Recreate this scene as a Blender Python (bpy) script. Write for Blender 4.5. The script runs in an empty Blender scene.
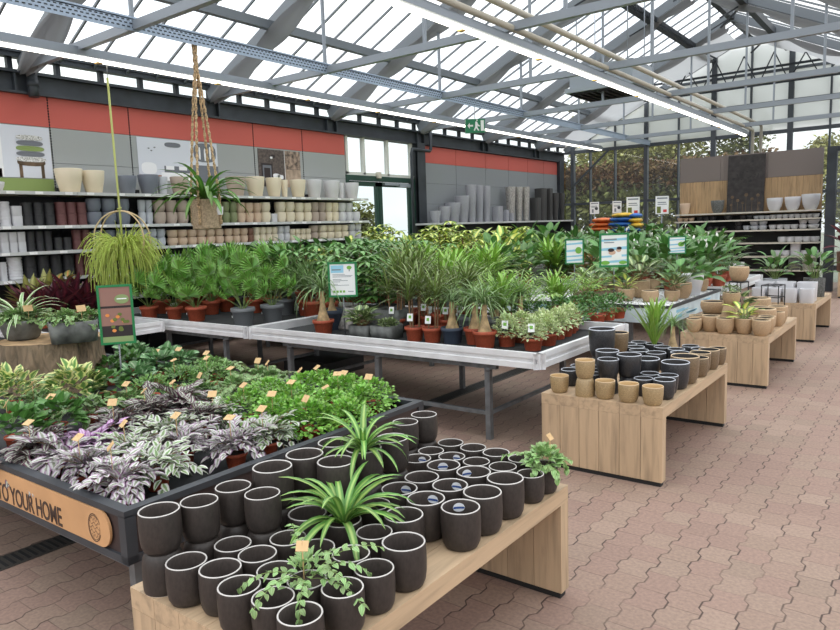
import bpy, bmesh, math, random
from mathutils import Vector, Matrix
PI = math.pi
rnd = random.Random(11)
SC = bpy.context.scene
COL = SC.collection

# ------------------------------------------------------------------ camera
FPX, YAW, PITCH, ROLL, EYE = 685.722, 0.653513239, 0.124562424, -0.0337607301, 1.62
cyw, syw = math.cos(YAW), math.sin(YAW)
FWD = Vector((-syw*math.cos(PITCH), cyw*math.cos(PITCH), -math.sin(PITCH)))
RT0 = Vector((cyw, syw, 0)); UP0 = RT0.cross(FWD)
RT = RT0*math.cos(ROLL) + UP0*math.sin(ROLL)
UP = -RT0*math.sin(ROLL) + UP0*math.cos(ROLL)
EYEP = Vector((0, 0, EYE))
cam_d = bpy.data.cameras.new('camera'); cam = bpy.data.objects.new('camera', cam_d); COL.objects.link(cam)
cam_d.sensor_width = 36; cam_d.lens = FPX*36/840; cam_d.clip_end = 300
cam.matrix_world = Matrix(((RT.x, UP.x, -FWD.x, 0), (RT.y, UP.y, -FWD.y, 0), (RT.z, UP.z, -FWD.z, EYE), (0, 0, 0, 1)))
SC.camera = cam

def ray(x, y): return RT*((x-420)/FPX) + UP*((315-y)/FPX) + FWD
def onz(x, y, z): d = ray(x, y); return EYEP + d*((z-EYE)/d.z)      # the point of a level surface seen at x, y
def onx(x, y, X): d = ray(x, y); return EYEP + d*(X/d.x)
def ony(x, y, Y): d = ray(x, y); return EYEP + d*(Y/d.y)
def dist(p): return (Vector(p)-EYEP).dot(FWD)
def tox(p):
    d = Vector(p)-EYEP; return 420 + FPX*d.dot(RT)/max(.01, d.dot(FWD))

# ------------------------------------------------------------------ materials
def lin(c): return tuple(((v/255)/12.92 if v/255 <= .04045 else ((v/255+.055)/1.055)**2.4) for v in c)
def rgba(c): return (*lin(c), 1)
MATS = {}
class NT:
    def __init__(s, name):
        s.m = bpy.data.materials.new(name); s.m.use_nodes = True; s.t = s.m.node_tree; s.t.nodes.clear()
        s.out = s.t.nodes.new('ShaderNodeOutputMaterial'); MATS[name] = s.m
    def n(s, typ, **kw):
        nd = s.t.nodes.new('ShaderNode'+typ)
        for k, v in kw.items():
            if k.startswith('i_'):
                key = k[2:]; key = int(key) if key.isdigit() else key.replace('_', ' ')
                sock = nd.inputs[key]
                if hasattr(v, 'is_output'): s.t.links.new(v, sock)
                else: sock.default_value = v
            else: setattr(nd, k, v)
        return nd
    def math(s, op, a, b=0.0, c=None):
        nd = s.n('Math', operation=op)
        for i, v in enumerate((a, b) if c is None else (a, b, c)):
            if hasattr(v, 'is_output'): s.t.links.new(v, nd.inputs[i])
            else: nd.inputs[i].default_value = v
        return nd.outputs[0]
    def mix(s, f, a, b, mode='MIX'):
        nd = s.n('Mix', data_type='RGBA', blend_type=mode)
        for i, v in ((0, f), (6, a), (7, b)):
            if hasattr(v, 'is_output'): s.t.links.new(v, nd.inputs[i])
            else: nd.inputs[i].default_value = v
        return nd.outputs[2]
    def ramp(s, f, stops, interp='LINEAR'):
        nd = s.n('ValToRGB'); cr = nd.color_ramp; cr.interpolation = interp
        while len(cr.elements) < len(stops): cr.elements.new(.5)
        for e, (p, c) in zip(cr.elements, stops): e.position = p; e.color = rgba(c) if max(c) > 1.0001 or len(c) == 3 else c
        s.t.links.new(f, nd.inputs[0]); return nd.outputs[0]
    def fin(s, sh): s.t.links.new(sh, s.out.inputs[0]); return s.m
    def coord(s): return s.n('TexCoord').outputs['Object']

def plain(name, c, rough=.6, metal=0, noise=0, scale=20, spec=.5):
    b = NT(name); col = rgba(c)
    if noise:
        nz = b.n('TexNoise', i_Vector=b.coord(), i_Scale=scale, i_Detail=3.0)
        col = b.ramp(nz.outputs[0], [(.3, tuple(max(0, v*(1-noise)) for v in c)), (.7, tuple(min(255, v*(1+noise)) for v in c))])
    p = b.n('BsdfPrincipled', i_Base_Color=col, i_Roughness=rough, i_Metallic=metal)
    p.inputs['Specular IOR Level'].default_value = spec
    return b.fin(p.outputs[0])

def leafmat(name, stops, rough=.36, var=.3, trans=.13, spec=.55):
    b = NT(name); uv = b.n('TexCoord').outputs['UV']; sp = b.n('SeparateXYZ', i_0=uv)
    u = b.math('MULTIPLY', b.math('ABSOLUTE', b.math('SUBTRACT', sp.outputs[0], .5)), 2.0)
    col = b.ramp(u, stops)
    isl = b.n('NewGeometry').outputs['Random Per Island']; oi = b.n('ObjectInfo').outputs['Random']
    v = b.math('ADD', 1-var, b.math('MULTIPLY', b.math('ADD', b.math('MULTIPLY', isl, .7), b.math('MULTIPLY', oi, .3)), 2*var))
    hs = b.n('HueSaturation', i_Color=col, i_Value=v, i_Hue=b.math('ADD', .488, b.math('MULTIPLY', isl, .024)))
    p = b.n('BsdfPrincipled', i_Base_Color=hs.outputs[0], i_Roughness=rough); p.inputs['Specular IOR Level'].default_value = spec
    t = b.n('BsdfTranslucent', i_Color=hs.outputs[0])
    mx = b.n('MixShader', i_0=trans, i_1=p.outputs[0], i_2=t.outputs[0])
    return b.fin(mx.outputs[0])

def woodmat(name, c, axis, plank=.133, dark=.82):
    # boards with grain along axis (0 x, 1 y, 2 z); each board is its own island
    b = NT(name); co = b.coord(); mp = b.n('Mapping', i_Vector=co)
    sc = [14, 14, 14]; sc[axis] = 1.1; mp.inputs['Scale'].default_value = sc
    isl = b.n('NewGeometry').outputs['Random Per Island']
    nz = b.n('TexNoise', noise_dimensions='4D', i_Vector=mp.outputs[0], i_W=b.math('MULTIPLY', isl, 30), i_Scale=2.2, i_Detail=5.0, i_Distortion=.6)
    col = b.ramp(nz.outputs[0], [(.25, tuple(v*dark for v in c)), (.5, c), (.8, tuple(min(255, v*1.07) for v in c))])
    mp2 = b.n('Mapping', i_Vector=co); s2 = [7, 7, 7]; s2[axis] = 3.2; mp2.inputs['Scale'].default_value = s2
    vo = b.n('TexVoronoi', voronoi_dimensions='4D', i_Vector=mp2.outputs[0], i_W=b.math('MULTIPLY', isl, 9), i_Scale=1.0)
    kn = b.ramp(vo.outputs['Distance'], [(.05, (255, 255, 255)), (.11, (0, 0, 0))])
    col = b.mix(b.math('MULTIPLY', kn, .7), col, rgba((118, 84, 58)))
    hs = b.n('HueSaturation', i_Color=col, i_Value=b.math('ADD', .93, b.math('MULTIPLY', isl, .14)))
    p = b.n('BsdfPrincipled', i_Base_Color=hs.outputs[0], i_Roughness=.55)
    return b.fin(p.outputs[0])

def glassmat(name, tint=(1, 1, 1), refl=.1, veil=0.0, veilc=(235, 238, 236)):
    b = NT(name)
    tr = b.n('BsdfTransparent', i_Color=(*tint, 1)); gl = b.n('BsdfGlossy', i_Roughness=.03)
    fr = b.n('Fresnel', i_IOR=1.45)
    f = b.math('MULTIPLY', fr.outputs[0], refl*10)
    sh = tr.outputs[0]
    if veil:
        df = b.n('BsdfDiffuse', i_Color=rgba(veilc)); tl = b.n('BsdfTranslucent', i_Color=rgba(veilc))
        dm = b.n('MixShader', i_0=.6, i_1=df.outputs[0], i_2=tl.outputs[0])
        sh = b.n('MixShader', i_0=veil, i_1=sh, i_2=dm.outputs[0]).outputs[0]
    mx = b.n('MixShader', i_0=f, i_1=sh, i_2=gl.outputs[0])
    return b.fin(mx.outputs[0])

def clothmat(name, c):
    b = NT(name); d = b.n('BsdfDiffuse', i_Color=rgba(c)); t = b.n('BsdfTranslucent', i_Color=rgba(c)); mx = b.n('MixShader', i_0=.45, i_1=d.outputs[0], i_2=t.outputs[0]); return b.fin(mx.outputs[0])
def barkmat(name, c):
    b = NT(name); mp = b.n('Mapping', i_Vector=b.coord()); mp.inputs['Scale'].default_value = (26, 26, 7)
    n1 = b.n('TexNoise', i_Vector=mp.outputs[0], i_Scale=1.0, i_Detail=6.0, i_Distortion=.8); n2 = b.n('TexNoise', i_Vector=b.coord(), i_Scale=6.0)
    col = b.ramp(n1.outputs[0], [(.3, tuple(v*.45 for v in c)), (.48, c), (.7, tuple(min(255, v*1.3) for v in c))]); col = b.mix(b.math('MULTIPLY', n2.outputs[0], .5), col, rgba((150, 136, 112)))
    bp_ = b.n('Bump', i_Height=n1.outputs[0], i_Strength=1.0, i_Distance=.03); q = b.n('BsdfPrincipled', i_Base_Color=col, i_Roughness=.95, i_Normal=bp_.outputs[0]); return b.fin(q.outputs[0])
def emis(name, c, s):
    b = NT(name); e = b.n('Emission', i_Color=rgba(c), i_Strength=s); return b.fin(e.outputs[0])

# the paving: rows of blocks with a zigzag long joint
b = NT('block_paving'); co = b.coord(); sp = b.n('SeparateXYZ', i_0=co)
X_, Y_ = sp.outputs[0], sp.outputs[1]
BW, BL = .141, .166
def colrow(off):
    w = b.math('SINE', b.math('MULTIPLY', Y_, 2*PI/BL))
    w = b.math('MULTIPLY', b.math('MAXIMUM', b.math('MINIMUM', b.math('MULTIPLY', w, 2.2), 1.0), -1.0), .011)
    return b.math('ADD', b.math('ADD', X_, w), off)
xx = b.math('DIVIDE', colrow(.03), BW); ci = b.math('FLOOR', xx); fx = b.math('SUBTRACT', xx, ci)
yy = b.math('ADD', b.math('DIVIDE', Y_, BL), b.math('ADD', b.math('MULTIPLY', ci, .5), .25)); ri = b.math('FLOOR', yy); fy = b.math('SUBTRACT', yy, ri)
jx = b.math('MINIMUM', fx, b.math('SUBTRACT', 1.0, fx)); jy = b.math('MINIMUM', fy, b.math('SUBTRACT', 1.0, fy))
vec = b.n('CombineXYZ', i_0=ci, i_1=ri)
wn = b.n('TexWhiteNoise', noise_dimensions='3D', i_Vector=vec.outputs[0])
n1 = b.n('TexNoise', i_Vector=co, i_Scale=1.3, i_Detail=3.0); n2 = b.n('TexNoise', i_Vector=co, i_Scale=60.0, i_Detail=4.0)
base = b.ramp(wn.outputs[0], [(0, (146, 120, 108)), (.35, (157, 130, 117)), (.6, (153, 131, 115)), (.8, (165, 142, 126)), (1, (147, 128, 112))])
base = b.mix(b.math('MULTIPLY', n1.outputs[0], .7), base, rgba((158, 131, 118)))
base = b.mix(.55, base, b.ramp(n2.outputs[0], [(.3, (190, 190, 190)), (.7, (255, 255, 255))]), 'MULTIPLY')
jj = b.math('MAXIMUM', b.ramp(jx, [(.018, (255, 255, 255)), (.034, (0, 0, 0))]), b.math('MULTIPLY', b.ramp(jy, [(.008, (255, 255, 255)), (.018, (0, 0, 0))]), .6))
nj = b.n('TexNoise', i_Vector=co, i_Scale=4.0); jj2 = b.math('MULTIPLY', jj, b.ramp(nj.outputs[0], [(.3, (100, 100, 100)), (.6, (255, 255, 255))]))
colf = b.mix(jj2, base, rgba((74, 58, 52)))
bm_ = b.n('Bump', i_Height=b.math('SUBTRACT', 1.0, jj), i_Strength=.4, i_Distance=.004)
p = b.n('BsdfPrincipled', i_Base_Color=colf, i_Roughness=.75, i_Normal=bm_.outputs[0]); b.fin(p.outputs[0])

PINE = (186, 160, 130)
woodmat('pine_x', PINE, 0); woodmat('pine_y', PINE, 1); woodmat('pine_z', PINE, 2)
woodmat('board_z', (172, 142, 106), 2, dark=.76)
plain('black_plinth', (30, 30, 31), .7)
plain('pot_dark', (54, 48, 45), .45, noise=.12, scale=7, spec=.4); plain('pot_rim', (200, 196, 192), .3)
plain('pot_inner', (68, 60, 56), .7, noise=.1, scale=9)
plain('sticker_white', (232, 234, 238), .5); plain('sticker_blue', (60, 92, 160), .5)
plain('glaze_black', (44, 44, 46), .3, noise=.5, scale=26); plain('glaze_brown', (112, 94, 72), .35, noise=.25, scale=22)
plain('glaze_gold', (152, 130, 96), .4, noise=.32, scale=34); plain('sand_pot', (176, 148, 116), .7, noise=.08, scale=14)
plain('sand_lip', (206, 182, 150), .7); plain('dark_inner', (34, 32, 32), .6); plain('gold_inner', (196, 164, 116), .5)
plain('terracotta', (172, 82, 56), .6, noise=.07, scale=8); plain('nursery_grey', (118, 121, 124), .6); plain('nursery_blue', (64, 74, 90), .6)
plain('soil', (52, 42, 36), .95, noise=.3, scale=60); plain('white_ceramic', (206, 206, 210), .3); plain('cream_ceramic', (226, 214, 190), .45)
plain('greige_ceramic', (176, 160, 148), .5); plain('slate_ceramic', (112, 118, 130), .5); plain('pale_grey_ceramic', (186, 190, 198), .45)
plain('maroon_ceramic', (110, 70, 70), .45); plain('black_ceramic', (46, 46, 49), .45); plain('olive_ceramic', (128, 136, 98), .5)
plain('tan_ceramic', (206, 180, 156), .5); plain('rust_ceramic', (124, 90, 74), .5); plain('planter_grey', (158, 158, 166), .6, noise=.08, scale=30)
plain('planter_silver', (158, 154, 150), .45, .3, noise=.35, scale=18); plain('planter_black', (64, 63, 63), .55)
plain('zinc_dark', (92, 94, 92), .6, noise=.3, scale=12)
plain('aluminium', (228, 228, 230), .35, .1, noise=.04, scale=6); plain('galvanised', (116, 119, 122), .5, .5, noise=.12, scale=14)
plain('bed_black', (44, 45, 47), .8, noise=.1, scale=12); plain('tray_black', (54, 57, 62), .5, noise=.1, scale=5); plain('tray_brown', (56, 42, 40), .6)
plain('crate_black', (26, 26, 27), .5)
plain('kraft', (196, 150, 106), .55, noise=.06, scale=4); plain('kraft_ink', (66, 48, 40), .6); plain('wood_tag', (208, 174, 126), .6)
barkmat('bark', (112, 94, 76)); plain('bark_pale', (176, 150, 112), .85, noise=.2, scale=22); plain('cut_wood', (176, 146, 110), .8, noise=.2, scale=10)
plain('steel_grey', (150, 157, 166), .45, .3); plain('steel_dark', (54, 59, 65), .5, .2, noise=.15, scale=3); plain('steel_mid', (84, 89, 95), .5, .2); plain('steel_roof', (120, 126, 132), .45, .3)
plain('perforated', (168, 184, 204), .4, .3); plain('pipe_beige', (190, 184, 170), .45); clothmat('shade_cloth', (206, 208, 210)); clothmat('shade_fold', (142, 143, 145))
plain('shade_dark', (112, 110, 108), .8)
plain('panel_red', (196, 92, 82), .55); plain('panel_grey', (160, 164, 164), .6); plain('panel_white', (206, 208, 208), .6); plain('panel_slate', (134, 138, 142), .55)
plain('shelf_back', (40, 40, 43), .7); plain('shelf_board', (206, 200, 186), .5); plain('price_rail', (196, 198, 198), .4); plain('price_card', (240, 240, 240), .5)
plain('panel_taupe', (120, 110, 106), .6); plain('rust_metal', (52, 48, 48), .55, .3, noise=.2, scale=10)
plain('door_green', (24, 62, 50), .4); plain('frame_white', (214, 216, 210), .5); plain('sign_green', (30, 122, 70), .4); plain('sign_paper', (238, 240, 240), .5)
plain('exit_green', (22, 122, 82), .4); plain('ink_grey', (128, 136, 144), .6); plain('ink_dark', (60, 62, 66), .6)
plain('leaf_ink', (120, 178, 72), .6); plain('sky_ink', (150, 204, 228), .6); plain('photo_mauve', (150, 110, 100), .6); plain('photo_dark', (44, 34, 36), .6); plain('photo_orange', (226, 140, 74), .6); plain('photo_moss', (104, 116, 52), .6)
plain('oval_green', (138, 156, 104), .6); plain('skin_ink', (206, 170, 150), .6); plain('red_ink', (208, 60, 60), .6)
plain('poster_pale', (212, 216, 226), .55); plain('poster_white', (236, 237, 240), .55); plain('poster_green', (132, 152, 88), .6); plain('cushion_print', (188, 192, 176), .7, noise=.5, scale=70)
plain('poster_grey', (110, 114, 122), .6); plain('poster_brown', (84, 74, 70), .6, noise=.25, scale=25); plain('poster_rope', (120, 104, 92), .6, noise=.55, scale=14); plain('poster_wood', (168, 148, 128), .6, noise=.15, scale=9); plain('poster_floor', (150, 112, 92), .6)
plain('rope_jute', (186, 160, 126), .85, noise=.3, scale=50); plain('seagrass', (172, 152, 126), .85, noise=.16, scale=45); plain('rope_green', (180, 186, 110), .7); plain('cane', (212, 188, 146), .5); plain('wire', (150, 152, 154), .4, .5)
plain('bag_yellow', (226, 178, 60), .45, noise=.2, scale=5); plain('bag_blue', (48, 104, 180), .45, noise=.2, scale=5); plain('bag_orange', (216, 110, 52), .45, noise=.2, scale=5)
plain('pebbles', (226, 226, 224), .7, noise=.2, scale=70); plain('banner', (206, 222, 234), .5, noise=.14, scale=3); plain('bench_white', (222, 224, 226), .45)
plain('heater_grey', (150, 158, 166), .45); plain('heater_dark', (54, 54, 56), .6); plain('drain_iron', (70, 66, 62), .6, .3); plain('outside_ground', (120, 122, 110), .9); plain('trunk', (92, 76, 60), .9, noise=.3, scale=6)
plain('stem_green', (112, 132, 72), .6); plain('stem_brown', (132, 104, 76), .8)
emis('led', (255, 250, 238), 5.0); plain('clip_amber', (222, 184, 110), .5)
glassmat('roof_glass', (.97, .98, .98), .05); glassmat('gable_glass', (.93, .97, .95), .1, veil=.05); glassmat('gable_film', (.97, .98, .97), .05, veil=.75); glassmat('door_glass', (.86, .95, .92), .1)
G = lambda *a: a
leafmat('lf_spider', [(.0, (178, 204, 120)), (.3, (146, 184, 92)), (.5, (98, 146, 66)), (1, (92, 140, 66))], var=.2)
leafmat('lf_spider_dark', [(.0, (130, 168, 84)), (.4, (98, 148, 62)), (1, (86, 136, 56))])
leafmat('lf_spider_pale', [(.0, (120, 156, 96)), (.55, (128, 160, 104)), (.75, (206, 218, 180)), (1, (212, 222, 188))])
leafmat('lf_palm', [(0, (128, 170, 78)), (1, (98, 152, 62))], var=.5)
leafmat('lf_pony', [(0, (140, 166, 108)), (1, (104, 138, 80))], var=.4)
leafmat('lf_dracaena', [(0, (124, 146, 78)), (.7, (104, 130, 66)), (1, (126, 104, 78))], var=.4)
leafmat('lf_lemon', [(0, (144, 184, 78)), (.5, (122, 168, 66)), (1, (170, 196, 100))], var=.4)
leafmat('lf_pachira', [(0, (140, 172, 104)), (.1, (104, 148, 76)), (1, (90, 134, 64))], var=.45)
leafmat('lf_gold', [(0, (226, 224, 124)), (.45, (206, 210, 108)), (.6, (124, 160, 76)), (1, (104, 146, 64))], var=.4)
leafmat('lf_deep', [(0, (112, 148, 78)), (.1, (86, 130, 64)), (1, (74, 116, 54))], var=.5)
leafmat('lf_mid', [(0, (122, 160, 88)), (.1, (92, 138, 68)), (1, (78, 124, 58))], var=.48)
leafmat('lf_cala', [(0, (196, 204, 150)), (.3, (120, 146, 88)), (.55, (70, 92, 60)), (.8, (120, 140, 86)), (1, (92, 96, 66))], var=.3)
leafmat('lf_croton', [(0, (190, 110, 70)), (.4, (120, 128, 60)), (1, (92, 88, 60))], var=.35)
leafmat('lf_brom', [(0, (138, 62, 76)), (.5, (98, 50, 60)), (1, (82, 52, 58))], var=.5)
leafmat('lf_pink', [(0, (214, 84, 128)), (1, (186, 60, 104))])
leafmat('lf_olive', [(0, (166, 164, 92)), (1, (126, 130, 74))], var=.4)
leafmat('lf_varieg', [(0, (150, 178, 108)), (.4, (172, 194, 126)), (.6, (224, 230, 186)), (1, (230, 234, 196))], var=.25)
leafmat('lf_peper', [(0, (96, 138, 74)), (.4, (120, 156, 84)), (.6, (222, 222, 150)), (1, (228, 226, 160))], var=.2)
leafmat('lf_bright', [(0, (142, 186, 82)), (1, (104, 158, 58))], var=.4)
leafmat('lf_grassy', [(0, (128, 166, 88)), (1, (100, 144, 70))], var=.35)
leafmat('lf_ivy', [(0, (172, 190, 134)), (.15, (112, 146, 86)), (.75, (102, 140, 76)), (1, (178, 190, 140))], var=.4)
leafmat('lf_round', [(0, (176, 200, 160)), (.3, (104, 146, 96)), (1, (84, 128, 76))], var=.35)
leafmat('lf_silver', [(0, (136, 140, 120)), (.22, (142, 148, 130)), (.34, (200, 200, 196)), (.66, (190, 188, 188)), (.82, (170, 140, 164)), (1, (146, 98, 142))], var=.32)
leafmat('lf_silverg', [(0, (112, 138, 88)), (.3, (124, 148, 98)), (.45, (196, 204, 184)), (.8, (194, 198, 188)), (1, (172, 146, 164))], var=.3)
leafmat('lf_violet', [(0, (170, 112, 168)), (.4, (204, 188, 204)), (.65, (176, 130, 178)), (1, (156, 92, 156))], var=.35)
leafmat('lf_zebra', [(0, (84, 58, 74)), (.2, (86, 64, 74)), (.34, (178, 184, 168)), (.58, (160, 170, 152)), (.7, (92, 66, 76)), (1, (110, 60, 88))], var=.35)
leafmat('lf_rhip', [(0, (214, 228, 122)), (1, (198, 216, 104))], var=.25, trans=.4)
leafmat('lf_vine', [(0, (150, 184, 122)), (.5, (124, 162, 94)), (1, (172, 196, 136))], var=.35)
leafmat('lf_white', [(0, (244, 244, 236)), (1, (240, 240, 230))], var=.05)
leafmat('lf_tree', [(0, (132, 134, 84)), (1, (106, 110, 66))], var=.5, rough=.8, spec=.1)
leafmat('lf_beech', [(0, (116, 92, 64)), (1, (98, 76, 54))], var=.4, rough=.8, spec=.1)
leafmat('lf_treelight', [(0, (152, 148, 94)), (1, (128, 128, 78))], var=.5, rough=.8, spec=.1)

# ------------------------------------------------------------------ mesh building
class MB:
    def __init__(s): s.v = []; s.f = []; s.uv = []; s.mi = []; s.sm = []
    def quadstrip(s, rows, uvs, mi=0, smooth=True):
        o = len(s.v); k = len(rows[0])
        for r in rows: s.v.extend(r)
        for i in range(len(rows)-1):
            for j in range(k-1):
                a = o+i*k+j
                s.f.append((a, a+1, a+k+1, a+k)); s.uv.append((uvs[i][j], uvs[i][j+1], uvs[i+1][j+1], uvs[i+1][j])); s.mi.append(mi); s.sm.append(smooth)
    def face(s, pts, mi=0, uv=None, smooth=False):
        o = len(s.v); s.v.extend(pts); s.f.append(tuple(range(o, o+len(pts)))); s.uv.append(uv or tuple((0, 0) for _ in pts)); s.mi.append(mi); s.sm.append(smooth)
    def box(s, x0, x1, y0, y1, z0, z1, mi=0):
        o = len(s.v); s.v.extend([(x, y, z) for z in (z0, z1) for y in (y0, y1) for x in (x0, x1)])
        for q in ((0, 2, 3, 1), (4, 5, 7, 6), (0, 1, 5, 4), (2, 6, 7, 3), (0, 4, 6, 2), (1, 3, 7, 5)):
            s.f.append(tuple(o+i for i in q)); s.uv.append(((0, 0),)*4); s.mi.append(mi); s.sm.append(False)
    def obox(s, c, ax, ay, az, mi=0):      # oriented box: centre, three half-axes
        o = len(s.v); c = Vector(c)
        for k in (-1, 1):
            for j in (-1, 1):
                for i in (-1, 1): s.v.append(tuple(c+ax*i+ay*j+az*k))
        for q in ((0, 2, 3, 1), (4, 5, 7, 6), (0, 1, 5, 4), (2, 6, 7, 3), (0, 4, 6, 2), (1, 3, 7, 5)):
            s.f.append(tuple(o+i for i in q)); s.uv.append(((0, 0),)*4); s.mi.append(mi); s.sm.append(False)
    def bar(s, a, b_, w, h, mi=0, up=(0, 0, 1)):
        a, b_ = Vector(a), Vector(b_); d = (b_-a); L = d.length; d.normalize(); up = Vector(up)
        if abs(d.dot(up)) > .98: up = Vector((0, 1, 0))
        sd = d.cross(up).normalized(); u2 = sd.cross(d)
        s.obox((a+b_)/2, d*(L/2), sd*(w/2), u2*(h/2), mi)
    def tube(s, pts, r, k=6, mi=0, cap=True):
        pts = [Vector(p) for p in pts]; rs = r if isinstance(r, (list, tuple)) else [r]*len(pts); o = len(s.v); ref = None
        for i, p in enumerate(pts):
            d = (pts[min(i+1, len(pts)-1)]-pts[max(i-1, 0)]).normalized()
            if ref is None: ref = Vector((0, 0, 1)) if abs(d.z) < .9 else Vector((1, 0, 0))
            a = (ref - d*ref.dot(d)).normalized(); ref = a; c = d.cross(a)
            for j in range(k):
                t = 2*PI*j/k; s.v.append(tuple(p+(a*math.cos(t)+c*math.sin(t))*rs[i]))
        for i in range(len(pts)-1):
            for j in range(k):
                a = o+i*k+j; b2 = o+i*k+(j+1) % k
                s.f.append((a, b2, b2+k, a+k)); s.uv.append(((.5, 0),)*4); s.mi.append(mi); s.sm.append(True)
        if cap:
            e = o+(len(pts)-1)*k
            s.f.append(tuple(o+j for j in reversed(range(k)))); s.uv.append(((.5, 0),)*k); s.mi.append(mi); s.sm.append(False)
            s.f.append(tuple(e+j for j in range(k))); s.uv.append(((.5, 0),)*k); s.mi.append(mi); s.sm.append(False)
    def lathe(s, prof, k=28, c=(0, 0, 0), mis=None, sq=0):
        o = len(s.v)
        for (r, z) in prof:
            for j in range(k):
                t = 2*PI*(j+.5)/k; ct, st = math.cos(t), math.sin(t)
                q = 1.0
                if sq: q = 1/((abs(ct)**sq+abs(st)**sq)**(1/sq))
                s.v.append((c[0]+r*q*ct, c[1]+r*q*st, c[2]+z))
        for i in range(len(prof)-1):
            for j in range(k):
                a = o+i*k+j; b2 = o+i*k+(j+1) % k
                s.f.append((a, b2, b2+k, a+k)); s.uv.append(((.5, 0),)*4); s.mi.append(mis[i] if mis else 0); s.sm.append(True)
    def mesh(s, name, mats):
        me = bpy.data.meshes.new(name); me.from_pydata([tuple(v) for v in s.v], [], s.f)
        for m in ([mats] if isinstance(mats, str) else mats): me.materials.append(MATS[m])
        me.polygons.foreach_set('material_index', s.mi); me.polygons.foreach_set('use_smooth', s.sm)
        ul = me.uv_layers.new(name='UVMap'); flat = []
        for q in s.uv:
            for p_ in q: flat.extend(p_)
        ul.data.foreach_set('uv', flat); me.update(); return me
    def obj(s, name, mats, parent=None, loc=(0, 0, 0), rz=0): return link(name, s.mesh(name, mats), parent, loc, rz)

def link(name, me, parent=None, loc=(0, 0, 0), rz=0, scale=None):
    o = bpy.data.objects.new(name, me); COL.objects.link(o); o.location = loc; o.rotation_euler = (0, 0, rz)
    if scale is not None: o.scale = (scale,)*3 if not isinstance(scale, (tuple, list)) else scale
    if parent is not None: o.parent = parent
    return o

THINGS = []
def reg(o, desc, cat, where='', group=None, order=None, frm='from aisle'):
    """desc + ordinal + where: the ordinal is worked out over all things with the same desc and where, along order."""
    o['category'] = cat
    if group: o['group'] = group
    THINGS.append((o, desc, where, order, frm)); return o
def thing(name, desc, cat, loc=(0, 0, 0), rz=0, **kw):
    o = bpy.data.objects.new(name, None); COL.objects.link(o); o.location = loc; o.rotation_euler = (0, 0, rz); o.empty_display_size = .05
    return reg(o, desc, cat, **kw)
def struct(name, mb, mats, parent=None):
    o = mb.obj(name, mats, parent)
    if parent is None: o['kind'] = 'structure'
    return o
ORD = 'first second third fourth fifth sixth seventh eighth ninth tenth eleventh twelfth thirteenth fourteenth fifteenth sixteenth seventeenth eighteenth nineteenth twentieth'.split()
def ordw(i):
    if i < 20: return ORD[i]
    t = ['twenty', 'thirty', 'forty', 'fifty', 'sixty', 'seventy', 'eighty', 'ninety'][(i+1)//10-2]
    return t+'-'+ORD[(i+1) % 10-1] if (i+1) % 10 else {'twenty': 'twentieth', 'thirty': 'thirtieth', 'forty': 'fortieth', 'fifty': 'fiftieth', 'sixty': 'sixtieth'}.get(t, t)
def finish_labels():
    sets = {}
    for t in THINGS: sets.setdefault((t[1], t[2]), []).append(t)
    for (d, w), ts in sets.items():
        if len(ts) == 1: ts[0][0]['label'] = (d+' '+w).strip(); continue
        f = ts[0][3] or (lambda p: -p.x)
        ts.sort(key=lambda t: f(t[0].location))
        for i, t in enumerate(ts): t[0]['label'] = f'{d} {w}, {ordw(i)} {t[4]}'.replace('  ', ' ').replace(' ,', ',')
# ------------------------------------------------------------------ foliage
def prof(kind, t):
    if kind == 'strap': return min(1, .55+t*3)*max(0, 1-t**4)**.8
    if kind == 'grass': return max(.02, (1-t)**.6)
    if kind == 'lance': return max(0, math.sin(PI*min(1, t**.75*1.0)))**.9
    if kind == 'ovate': return max(0, math.sin(PI*t**.62))**.75
    if kind == 'round': return max(0, math.sin(PI*t**.8))**.5
    return 1
def leaf(mb, p, az, el, L, W, droop=.6, n=5, kind='lance', fold=.25, mi=0, roll=0):
    ca, sa = math.cos(az), math.sin(az); x, y, z = p; rows = []; uvs = []
    cr, sr = math.cos(roll), math.sin(roll)
    for i in range(n+1):
        t = i/n; a = el-droop*t; c, s_ = math.cos(a), math.sin(a)
        w = W/2*prof(kind, t)
        sx, sy, sz = -sa, ca, 0; ux, uy, uz = -s_*ca, -s_*sa, c
        bx, by, bz = sx*cr+ux*sr, sy*cr+uy*sr, sz*cr+uz*sr
        nx, ny, nz = ux*cr-sx*sr, uy*cr-sy*sr, uz*cr-sz*sr
        f = fold*w
        rows.append([(x-bx*w+nx*f, y-by*w+ny*f, z-bz*w+nz*f), (x, y, z), (x+bx*w+nx*f, y+by*w+ny*f, z+bz*w+nz*f)])
        uvs.append([(0, t), (.5, t), (1, t)])
        x += c*ca*L/n; y += c*sa*L/n; z += s_*L/n
    mb.quadstrip(rows, uvs, mi)
    return (x, y, z)
def stalk(mb, p, az, el, L, r, bend=.4, mi=1, n=4):
    x, y, z = p; pts = [p]
    for i in range(n):
        a = el-bend*(i+.5)/n; x += math.cos(a)*math.cos(az)*L/n; y += math.cos(a)*math.sin(az)*L/n; z += math.sin(a)*L/n; pts.append((x, y, z))
    mb.tube(pts, [r*(1-.4*i/n) for i in range(n+1)], 4, mi, cap=False); return pts[-1], el-bend

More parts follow.
